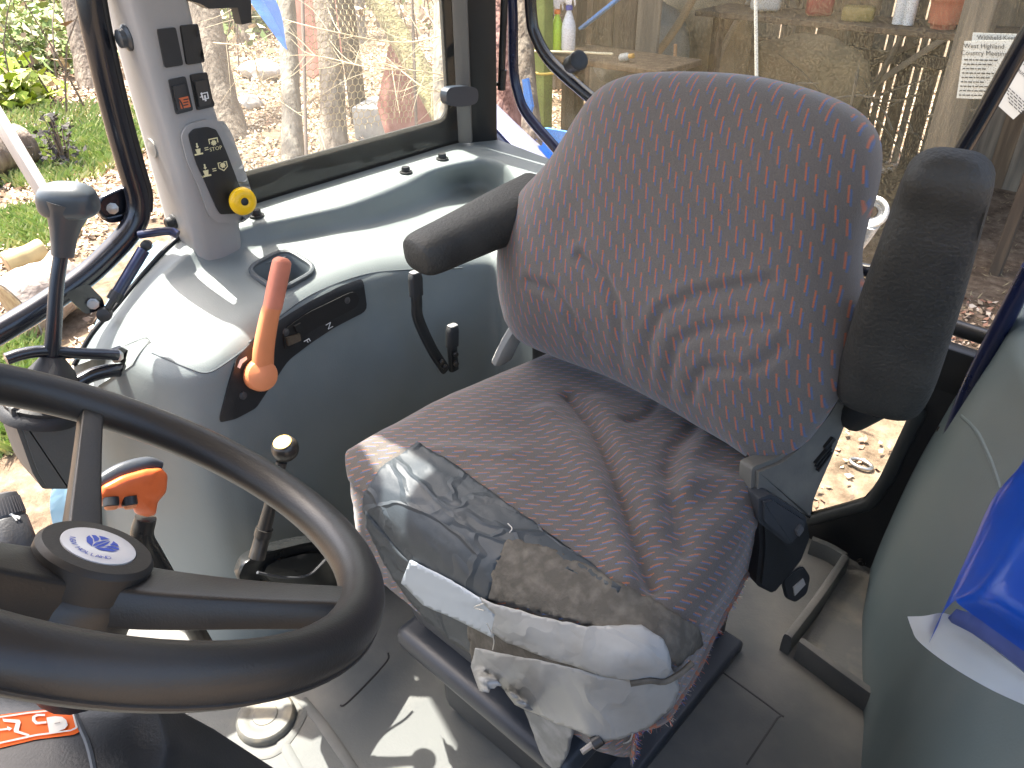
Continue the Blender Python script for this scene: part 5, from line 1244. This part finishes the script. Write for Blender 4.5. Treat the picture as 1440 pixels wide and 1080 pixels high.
q = [at_d(a, b, 7.2) for a, b in ((548, 55), (575, 48), (640, 180), (545, 200), (530, 150))]; bm = NB(); prism(bm, q, FWD*.03); obj('sheet', bm, mat('rust_red', (.25, .085, .06), .8, col2=(.36, .17, .13), vscale=6, bump=.3, bscale=20), rs, 30)
rs2 = thing('rusty_sheet', 'rusty brown metal panel standing behind the netting at the top of the window', 'metal sheet', gat(430, 120))
q = [at_d(a, b, 8.2) for a, b in ((412, -40), (500, -40), (486, 70), (440, 110), (412, 90))]; bm = NB(); prism(bm, q, FWD*.03); obj('sheet', bm, MATS['rust_red'], rs2, 30)
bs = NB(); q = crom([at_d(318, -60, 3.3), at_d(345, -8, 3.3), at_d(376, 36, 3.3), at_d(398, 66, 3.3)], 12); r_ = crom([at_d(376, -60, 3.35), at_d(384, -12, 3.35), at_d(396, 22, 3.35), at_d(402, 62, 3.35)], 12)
grid(bs, [q, [a.lerp(b, .5)+FWD*.05 for a, b in zip(q, r_)], r_]); bmesh.ops.solidify(bs, geom=bs.faces[:], thickness=.004); setp(obj('blue_reflection_sheet', bs, mat('reflection_blue', (.07, .22, .62), .45), smooth=60), 'bright blue sheet for a glass reflection at the top of the side window', 'sheet')  # blue reflection in the side glass, built as a hanging sheet
# chicken wire
cw = thing('wire_netting', 'rusty hexagonal wire netting hanging across the middle of the side window', 'netting', at_d(500, 190, 4.3))
O_, U_, W_ = at_d(430, 185, 4.3), None, None
ux = (at_d(585, 165, 4.9)-O_); uy = (at_d(425, -20, 4.35)-O_); LX, LY = ux.length, uy.length; ux.normalize(); uy.normalize()
c_ = .026; V, Fc = [], []
nzw = (ux.cross(uy)).normalized()
def seg(a, b, r=.0022):
    def w(p): return O_+ux*p[0]+uy*p[1]+nzw*(.05*fbm(p[0], p[1], 2.2))
    A, B = w(a), w(b); d = (B-A).normalized(); s = d.cross(nzw).normalized()*r; t_ = nzw*r; k = len(V)
    V.extend([A+s, A-s*.5+t_, A-s*.5-t_, B+s, B-s*.5+t_, B-s*.5-t_]); Fc.extend([(k, k+1, k+4, k+3), (k+1, k+2, k+5, k+4), (k+2, k, k+3, k+5)])
hx = c_*1.73
for jx in range(int(LX/hx)):
    for jy in range(int(LY/(c_*1.5))):
        x0 = jx*hx; y0 = jy*c_*1.5; o2 = (jy % 2)*hx/2; x = x0+o2
        seg((x, y0), (x+hx/2, y0+c_*.5)); seg((x+hx/2, y0+c_*.5), (x+hx, y0)); seg((x, y0), (x, y0-c_))
me = bpy.data.meshes.new('wire_mesh'); me.from_pydata([tuple(v) for v in V], [], Fc); o = link_mesh('wire_mesh', me, mat('wire_rust', (.36, .29, .15), .6, metal=.2), cw, 0); o['kind'] = 'stuff'
bm = NB(); tube(bm, [O_-uy*.25, O_+uy*(LY+.1)], .010, 10); obj('stake', bm, TWIGD, cw); bm = NB(); tube(bm, [O_+ux*LX-uy*.25, O_+ux*LX+uy*(LY+.1)], .010, 10); obj('stake', bm, TWIGD, cw)
# bare branches between the tractor and the wood
for k, (label, px, d_) in enumerate((('bare pale branch reaching across the top of the side window', [(655, 40), (570, 60), (470, 45), (380, 20), (330, -10)], 3.6), ('bare pale branch drooping across the middle of the side window', [(660, 112), (590, 100), (520, 95), (440, 78), (360, 82)], 4.0), ('bare pale branch low across the side window', [(650, 130), (600, 125), (545, 90), (470, 88), (420, 60)], 4.4), ('fine bare branch fanning out right of the pillar', [(300, 60), (350, 70), (370, 120), (420, 160), (460, 180)], 4.8))):
    t = thing('bare_branch', label, 'branch', at_d(*px[0], d_)); bm = NB(); P_ = crom([at_d(a, b, d_+.15*math.sin(i*2.1+k)) for i, (a, b) in enumerate(px)], 24)
    tube(bm, P_, [.0045*(1-.75*i/23) for i in range(24)], 6); obj('stem', bm, TWIG, t)
    bm = NB()
    for _ in range(26):
        i = random.randrange(2, 22); d2 = (P_[i+1]-P_[i-1]).normalized(); l = random.uniform(.12, .4); e = P_[i]+(d2*random.uniform(.3, 1)+RT*random.uniform(-.4, .4)+UP*random.uniform(-.8, .8)+FWD*random.uniform(-.5, .5)).normalized()*l
        tube(bm, [P_[i], P_[i].lerp(e, .5)+UP*random.uniform(-.02, .03), e], [.0019, .0015, .0008], 5, smooth=3)
    obj('twig', bm, TWIG, t)

# ---- shed behind the tractor
shed = thing('open_shed', 'dark open-fronted shed of vertical boards with light slipping between them', 'shed', (-1.5, 7.6, -1.15))
WOODD = [mat('shed_board_%s' % n_, c, .9, bump=.7, bscale=30, col2=c2, vscale=9, dist=.01, vstretch=(2, 2, .15)) for n_, c, c2 in (('brown', (.12, .085, .05), (.20, .145, .085)), ('dark', (.07, .052, .034), (.13, .095, .058)), ('grey', (.12, .104, .076), (.21, .176, .125)))]
ROOFM = mat('shed_tin', (.10, .09, .08), .6, metal=.3)
WY = 7.6; x = -6.8
slits = sorted(at(a, b, Y, WY).x for a, b in ((1232, 150), (1242, 75), (1253, 78), (1269, 63), (1296, 50), (1310, 44), (1321, 105), (1150, 30), (1100, 20)))
while x < 3.2:
    w_ = random.uniform(.13, .19); gap = .003
    nxt = [q for q in slits if x+.05 < q < x+w_+.06]
    if nxt: w_ = nxt[0]-.011-x; gap = .022
    tl = random.uniform(-.006, .006); bm = NB(); x0, x1 = x, x+w_
    prism(bm, [(x0, WY, -1.25), (x1, WY, -1.25), (x1+tl, WY, 2.6), (x0+tl, WY, 2.6)], (0, random.uniform(.02, .03), 0)); obj('board', bm, random.choice(WOODD), shed, 30); x = x1+gap
def beam(a, b, w_, d_, mt=WOODD[0], name='beam', parent=shed):
    bm = NB(); a, b = Vector(a), Vector(b); box(bm, (a+b)/2, (w_, d_, (b-a).length), (b-a).to_track_quat('Z', 'Y').to_matrix(), .006, 1); return obj(name, bm, mt, parent, 30)
beam(at(1195, 142, Y, WY-.06), at(1352, 38, Y, WY-.06), .10, .05, mat('brace_pale', (.27, .22, .15), .9, var=.2), 'brace'); beam(at(1040, 175, Y, WY-.07), at(1290, 60, Y, WY-.07), .09, .05, WOODD[1], 'brace')
beam((-6.75, WY-.05, -.2), (3.1, WY-.05, -.2), .05, .10, WOODD[1], 'rail'); beam((-6.75, WY-.05, .75), (3.1, WY-.05, .75), .05, .10, WOODD[1], 'rail')
for xx in (-6.7, -3.9, 3.0): beam((xx, 4.9, -1.2), (xx, 4.9, 2.5), .13, .13, WOODD[1], 'post')
bm = NB(); box(bm, (-1.8, 6.3, 2.68), (10.2, 3.6, .05), Matrix.Rotation(-.04, 3, 'X')); obj('roof', bm, ROOFM, shed)
# bench with clutter at the left of the rear view
bench = thing('workbench', 'grey plank workbench standing inside the shed behind the corner trunk', 'bench', at(800, 74, Y, 4.6))
p = at(815, 78, Y, 4.6); zb = p.z
beam((p.x-1.3, 4.75, zb-.02), (p.x+.75, 4.75, zb-.02), .5, .04, WOODD[0], 'bench_top', bench)
for dx in (-1.2, .7): beam((p.x+dx, 4.6, -1.2), (p.x+dx, 4.6, zb-.04), .08, .08, WOODD[1], 'leg', bench)
for k_ in range(3): beam((p.x-.12+k_*.2, 5.02, zb-.05), (p.x-.12+k_*.2, 5.02, zb+1.2), .19, .03, WOODD[k_ % 3], 'back_board', bench)
gp = NB(); a, b = at(762, 66, Y, 4.45), at(752, -60, Y, 4.45); box(gp, (a.x, 4.45, .3), (.13, .10, 2.9), None, .01); setp(obj('green_post', gp, mat('post_olive', (.20, .24, .07), .8, var=.2, vscale=8), smooth=30), 'olive green wooden post left of the spray bottles', 'post')
def spray(label, px, py, hpx, body, neck, head):
    c = at(px, py, Y, 4.55); h_ = hpx/F*(c-EYE).dot(FWD)*1.08; s = h_/.30
    t = thing('spray_bottle', label, 'bottle', c, 'spray bottles on the bench')
    bm = NB(); lathe(bm, [(.002, 0), (.036*s, .001), (.040*s, .008*s), (.040*s, .11*s), (.036*s, .14*s), (.020*s, .185*s), (.014*s, .20*s), (.014*s, .215*s)], c, (0, 0, 1), 20); obj('body', bm, mat('bottle_%s' % neck[0], body, .35), t, 50)
    bm = NB(); lathe(bm, [(.018*s, .207*s), (.019*s, .21*s), (.019*s, .228*s), (.014*s, .232*s)], c, (0, 0, 1), 18); obj('collar', bm, mat('collar_%s' % neck[0], neck[1], .4), t)
    bm = NB(); prism(bm, [c+RT*(x*s)+Vector((0, 0, z*s))-FWD*.012*s for x, z in ((-.012, .23), (.012, .23), (.016, .262), (.05, .27), (.052, .292), (.02, .302), (-.02, .295), (-.032, .27))], FWD*.024*s); obj('trigger_head', bm, mat('head_white', (.7, .7, .7), .4), t, 30)
    bm = NB(); prism(bm, [c+RT*(x*s)+Vector((0, 0, z*s))-FWD*.006*s for x, z in ((.022, .266), (.032, .267), (.036, .235), (.030, .225))], FWD*.012*s); obj('trigger', bm, MATS['head_white'], t, 30); return t
spray('lime green spray bottle with orange collar standing on the bench', 783, 72, 64, (.40, .62, .03), ('orange', (.75, .2, .03)), None)
spray('white spray bottle with blue collar standing right of the green one', 799, 70, 68, (.66, .68, .70), ('blue', (.05, .07, .35)), None)
# things in the shed, each seen dimly through dust
def jug(label, px, py, dpl, s, col, cap, name='jug', cat='jug', handle=True):
    c = at(px, py, Y, dpl); t = thing(name, label, cat, c)
    bm = NB(); box(bm, c+Vector((0, 0, .13*s)), (.17*s, .11*s, .24*s), Matrix.Rotation(.6, 3, 'Z'), .025*s, 3); obj('body', bm, mat('%s_body_%d' % (name, len(MATS)), col, .5, var=.1), t, 50)
    bm = NB(); lathe(bm, [(.03*s, .25*s), (.022*s, .27*s), (.022*s, .30*s), (.003, .302*s)], c+RT*.03*s, (0, 0, 1), 14); obj('cap', bm, mat('cap_%d' % len(MATS), cap, .5), t, 50)
    if handle:
        bm = NB(); tube(bm, [c+RT*(-.04*s)+Vector((0, 0, .245*s)), c+RT*(-.05*s)+Vector((0, 0, .29*s)), c+RT*(.0*s)+Vector((0, 0, .30*s)), c+RT*(.015*s)+Vector((0, 0, .25*s))], .010*s, 8, smooth=4); obj('handle', bm, mat('%s_grip' % name, col, .5), t)
    return t
crate_z = at(1125, 62, Y, 5.6).z
tb2 = thing('low_table', 'dim low plank table carrying jugs and pots against the boards', 'table', (-2.2, 5.7, -1.15))
p = at(1180, 26, Y, 5.7); zt = p.z
beam((p.x-1.0, 5.75, zt-.02), (p.x+1.5, 5.75, zt-.02), .5, .04, WOODD[1], 'table_top', tb2)
for dx in (-.9, 1.4): beam((p.x+dx, 5.7, -1.2), (p.x+dx, 5.7, zt-.04), .07, .07, WOODD[1], 'leg', tb2)
def on_t(px): 
    q = at(px, 50, Y, 5.68); return px, pix(Vector((q.x, 5.68, zt)))[1]
jug('white plastic jug on the low table behind the backrest top', *on_t(1075), 5.68, 1.2, (.5, .5, .45), (.1, .1, .12))
jug('red fuel can on the low table right of the white rod', *on_t(1150), 5.68, 1.0, (.26, .05, .035), (.05, .05, .05), 'fuel_can', 'fuel can')
for px, l in ((1262, 'white tin on the low table, left of two'), (1276, 'white tin on the low table, right of two')):
    a, b = on_t(px); c = at(a, b, Y, 5.66); bm = NB(); lathe(bm, [(.03, 0), (.036, .003), (.036, .17), (.034, .175), (.03, .172), (.002, .17)], c, (0, 0, 1), 18); setp(obj('tin', bm, mat('tin_white', (.6, .6, .56), .4, var=.15), smooth=40), l, 'tin', 'tins on the low table')
a, b = on_t(1325); c = at(a, b, Y, 5.66); bm = NB(); lathe(bm, [(.07, 0), (.10, .16), (.115, .16), (.118, .20), (.105, .20), (.09, .03), (.002, .02)], c, (0, 0, 1), 24); setp(obj('flower_pot', bm, mat('terracotta', (.36, .13, .07), .85, var=.15), smooth=40), 'terracotta flower pot at the right end of the low table', 'pot')
a, b = on_t(1205); c = at(a, b, Y, 5.66); bm = NB(); box(bm, c+Vector((0, 0, .045)), (.2, .13, .09), Matrix.Rotation(.3, 3, 'Z'), .02); setp(obj('yellow_box', bm, mat('box_ochre', (.22, .17, .05), .6, var=.2), smooth=40), 'dull yellow box on the low table between the can and the tins', 'box')
bm = NB(); P_ = [at(a, b, Y, 6.4) for a, b in ((1145, 132), (1150, 118), (1150, 105), (1156, 97), (1166, 96))]; tube(bm, P_, .022, 10, smooth=5); setp(obj('green_hose', bm, mat('hose_green', (.06, .36, .05), .5), smooth=60), 'short bright green hose end curling up above the backrest', 'hose')
bm = NB(); tube(bm, [at(1062, -60, Y, 3.4), at(1063, 20, Y, 3.4), at(1064, 112, Y, 3.4), at(1066, 260, Y, 3.4)], .008, 8); setp(obj('white_rod', bm, mat('rod_white', (.6, .6, .52), .5), smooth=60), 'thin upright white rod behind the top of the backrest', 'rod')
bm = NB(); a, b = at(822, 36, Y, 4.7), at(880, -10, Y, 4.7); box(bm, (a+b)/2, (.05, .02, (b-a).length*1.2), (b-a).to_track_quat('Z', 'Y').to_matrix(), .003); setp(obj('blue_reflection_bar', bm, mat('bar_reflection_blue', (.10, .27, .62), .6), smooth=30), 'bright blue bar for a glass reflection slanting over the bench at the top', 'reflection bar')  # blue reflection in the rear glass, built as a solid bar
def sack(label, c, s, mt, name='sack'):
    bm = NB(); bmesh.ops.create_icosphere(bm, subdivisions=4, radius=1)
    for v in bm.verts:
        q = v.co.copy(); k = 1+.18*fbm(q.x*1.2, q.y*1.2+q.z, 1.6)+.05*fbm(q.x*5, q.y*5+q.z*3, 1.5); v.co = Vector((q.x*s[0], q.y*s[1], math.copysign(abs(q.z)**.75, q.z)*s[2]))*k+c
    return setp(obj(name, bm, mt, smooth=180), label, name)
SK = mat('sack_tan', (.26, .21, .13), .9, bump=.5, bscale=60, var=.25, vscale=8)
g = at(985, 62, Y, 6.2); sack('bulging tan sack standing in the shed above the backrest', g, (.42, .3, .55), SK)
g = at(1125, 110, Y, 6.6); sack('slumped tan sack against the boards right of the white rod', g, (.55, .3, .34), SK)
g = at(900, 66, Y, 5.6); sack('grey crumpled tarpaulin heap beside the bench end', g, (.40, .35, .36), mat('tarp_grey', (.20, .21, .19), .55, var=.25, vscale=6), 'tarpaulin')
for l, px, yy, r, c, nm in (('pale straight stick lying along the bench front under the spray bottles', [(748, 72), (800, 73), (862, 76)], 4.4, .008, (.45, .42, .30), 'stick'), ('yellow rope drooping below the bench behind the rear glass', [(738, 98), (760, 104), (785, 103), (812, 110)], 4.4, .009, (.45, .34, .08), 'rope'),
        ('orange-brown thin stake standing over the backrest top', [(948, 108), (950, 62)], 5.0, .012, (.40, .22, .10), 'stake'), ('grey bent pipe leaning left of the white rod', [(1000, 110), (1025, 50), (1068, -20)], 6.0, .025, (.25, .23, .18), 'pipe'), ('brown pole leaning across the tarpaulin heap', [(905, 100), (950, 40), (990, -30)], 5.2, .03, (.24, .18, .10), 'pole')):
    bm = NB(); tube(bm, [at(a, b, Y, yy) for a, b in px], r, 8, smooth=4); setp(obj(nm, bm, mat(nm+'_colour', c, .8, var=.15), smooth=60), l, nm)
for l, px in (('blue piece just outside the rear frame at its left', [(734, 112), (741, 110), (748, 150), (744, 166), (737, 140)]), ('blue piece low outside the rear glass beside the backrest', [(765, 180), (800, 186), (815, 200), (800, 215), (780, 200)])):
    bm = NB(); prism(bm, [at(a, b, Y, 1.75) for a, b in px], (0, .01, 0)); setp(obj('blue_piece', bm, mat('piece_blue', (.06, .22, .60), .5), smooth=30), l, 'piece', None)  # flat blue pieces added for the tractor's blue parts
bt_ = thing('small_bottle', 'small bottle with orange cap lying under the grey tarpaulin', 'bottle', at(885, 80, Y, 4.6)); q0, q1 = at(872, 82, Y, 4.6), at(892, 78, Y, 4.6)
bm = NB(); lathe(bm, [(.02, 0), (.028, .01), (.028, .06), (.012, .08)], q0, q1-q0, 14); obj('body', bm, mat('bottle_grey', (.4, .4, .36), .4), bt_, 50)
bm = NB(); lathe(bm, [(.016, .078), (.016, .11), (.004, .112)], q0, q1-q0, 14); obj('cap', bm, mat('cap_amber', (.5, .28, .05), .5), bt_, 50)
# leaning poles in the shed
for k, (l, a, b, yy, r) in enumerate((('grey pole leaning in the shed right of the rod', (1100, 110), (1108, -30), 6.9, .022), ('thin pole leaning against the boards near the green hose', (1075, 115), (1112, 40), 7.2, .018), ('dark squared post in front of the boards by the papers', (1352, 175), (1362, -40), 6.6, .0))):
    if r: bm = NB(); tube(bm, [at(*a, Y, yy), at(*b, Y, yy)], r, 8)
    else:
        bm = NB(); p = at(*a, Y, 5.0); box(bm, (at(1358, 90, Y, 5.0).x, 5.0, .5), (.16, .12, 3.4), None, .01)
    setp(obj('pole' if r else 'wooden_post', bm, WOODD[2], smooth=40), l, 'pole' if r else 'post')
# planks leaning about in the shed, and a loose heap of sticks
for a, b, yy, l in (((880, 108), (935, -30), 6.8, 'old plank leaning to the right behind the grey tarpaulin'), ((1030, 118), (1000, -20), 7.1, 'old plank leaning between the tan sack and the white rod'), ((1090, 128), (1140, -20), 6.9, 'old plank leaning to the right just past the white rod'), ((1165, 130), (1120, -10), 7.2, 'old plank leaning to the left behind the red can'), ((1215, 150), (1290, 10), 7.3, 'steeply slanted old plank in front of the slits of light'), ((1180, 140), (1196, 20), 7.35, 'nearly upright old plank behind the green hose end')):
    bm = NB(); q0, q1 = at(*a, Y, yy), at(*b, Y, yy); box(bm, (q0+q1)/2, (.09, .025, (q1-q0).length), (q1-q0).to_track_quat('Z', 'Y').to_matrix(), .003, 1); setp(obj('plank', bm, random.choice(WOODD), smooth=30), l, 'plank', 'leaning planks in the shed')
V = NB()
for _ in range(60):
    q = at(random.uniform(900, 1330), random.uniform(60, 150), Y, random.uniform(5.4, 7.2)); d_ = Vector((random.uniform(-1, 1), random.uniform(-.5, .5), random.uniform(-.5, .9))).normalized()*random.uniform(.1, .45); z0 = gz(q.x, q.y)
    q.z = max(z0+.02, q.z-.25); tube(V, [q, q+d_*.5+Vector((0, 0, .02)), q+d_], [.010, .009, .005], 5)
o = obj('stick_heap', V, WOODD[2], smooth=0); o['kind'] = 'stuff'
# printed papers
PAP = mat('paper', (.50, .50, .44), .8, var=.08); INK = mat('ink', (.03, .03, .03), .8)
def paper(label, q, yy, lines, ang):
    t = thing('paper_notice', label, 'notice', at(*q[0], Y, yy), 'paper notices')
    bm = NB(); prism(bm, [at(a, b, Y, yy) for a, b in q], (0, .003, 0)); sheet = obj('sheet', bm, PAP, t, 20); bv = bvh_of(sheet)
    for ln in lines:
        if ln[0] == 'T': text_px(ln[1], ln[2], ln[3], ln[4], ang, bv, INK, t, off=.003)
        else:
            x0, y0, w_ = ln[1:4]; xx = x0; r_ = random.Random(int(x0*7+y0))
            while xx < x0+w_:
                l_ = r_.uniform(2, 6); c, s = math.cos(ang), math.sin(ang)
                dpart('print', [(xx, y0+(xx-x0)*math.tan(ang)), (xx+l_, y0+(xx+l_-x0)*math.tan(ang)), (xx+l_, y0+1.7+(xx+l_-x0)*math.tan(ang)), (xx, y0+1.7+(xx-x0)*math.tan(ang))], bv, INK, t, .003, 0, 8); xx += l_+1.4
    return t
paper('upper paper notice mostly behind another sheet, by the slanted frame', [(1368, 46), (1436, 48), (1434, 62), (1366, 60)], 4.30, [('T', 'Withheld Keep', 1402, 53, 9)], .02)
paper('printed paper notice left of the slanted black frame', [(1356, 58), (1428, 56), (1402, 140), (1345, 138)], 4.22, [('T', 'West Highland', 1384, 65, 9.5), ('T', 'Country Meeting', 1384, 75, 9.5)]+[('L', 1356-k*.9, 83+k*6.2, 44-(k % 3)*7) for k in range(9)], .02)
paper('printed paper notice tilted, right of the slanted black frame', [(1448, 62), (1500, 100), (1425, 168), (1396, 142)], 4.12, [('T', 'Highland', 1452, 100, 9.5), ('T', 'Country Meet', 1446, 110, 9.5)]+[('L', 1414+k*1.2, 118+k*6, 40-k*5) for k in range(5)], .75)
# fender exterior and white round fitting just behind the cab
bm = NB()
rows = [[at(a, b, Y, yy) for a, b in r] for yy, r in ((1.27, [(684, 172), (716, 205), (760, 248), (800, 290)]), (1.50, [(690, 138), (735, 182), (790, 232), (840, 280)]), (1.62, [(690, 140), (740, 190), (795, 240), (850, 290)]))]
grid(bm, [crom(r, 14) for r in rows]); bmesh.ops.solidify(bm, geom=bm.faces[:], thickness=.004); bmesh.ops.recalc_face_normals(bm, faces=bm.faces[:])
fx = obj('rear_fender', bm, mat('fender_glare_lilac', (.42, .44, .58), .35, coat=.4, var=.06), smooth=60); setp(fx, 'rear fender with sun glare put into its pale colour, outside the rail behind the corner post', 'fender')  # sun glare on blue paint, put into the pale base colour
FXB = bvh_of(fx)
dpart('blue_shade_patch', rnd_poly([(752, 196), (766, 198), (782, 214), (784, 228), (770, 224), (756, 208)], 3, .2), FXB, BLUE, fx, .002, 0, 6)  # shaded part of the blue paint, laid on as a flat patch
wf = thing('work_lamp', 'white round lamp fitting with ring and stalk, just right of the backrest edge', 'lamp', at(1215, 340, Y, 1.42))
c = at(1226, 298, Y, 1.42); nrm = (EYE-c).normalized(); WP = mat('lamp_white', (.75, .75, .74), .3, coat=.3)
bm = NB(); lathe(bm, [(.002, .0), (.010, .0), (.013, .004), (.017, .006), (.0185, .004), (.022, .010), (.026, .010), (.029, .005), (.029, -.012), (.02, -.02)], c, nrm, 32); obj('ring', bm, WP, wf, 50)
bm = NB(); lathe(bm, [(.010, .0005), (.009, .003), (.002, .003)], c, nrm, 20); obj('centre', bm, mat('lamp_brown', (.16, .11, .08), .5), wf)
bm = NB(); tube(bm, [at(1226, 316, Y, 1.42), at(1216, 335, Y, 1.42), at(1206, 352, Y, 1.42), at(1196, 380, Y, 1.42)], [.022, .017, .013, .012], 14, smooth=4, prof=(1, .6, 2.5)); obj('stalk', bm, WP, wf, 60)
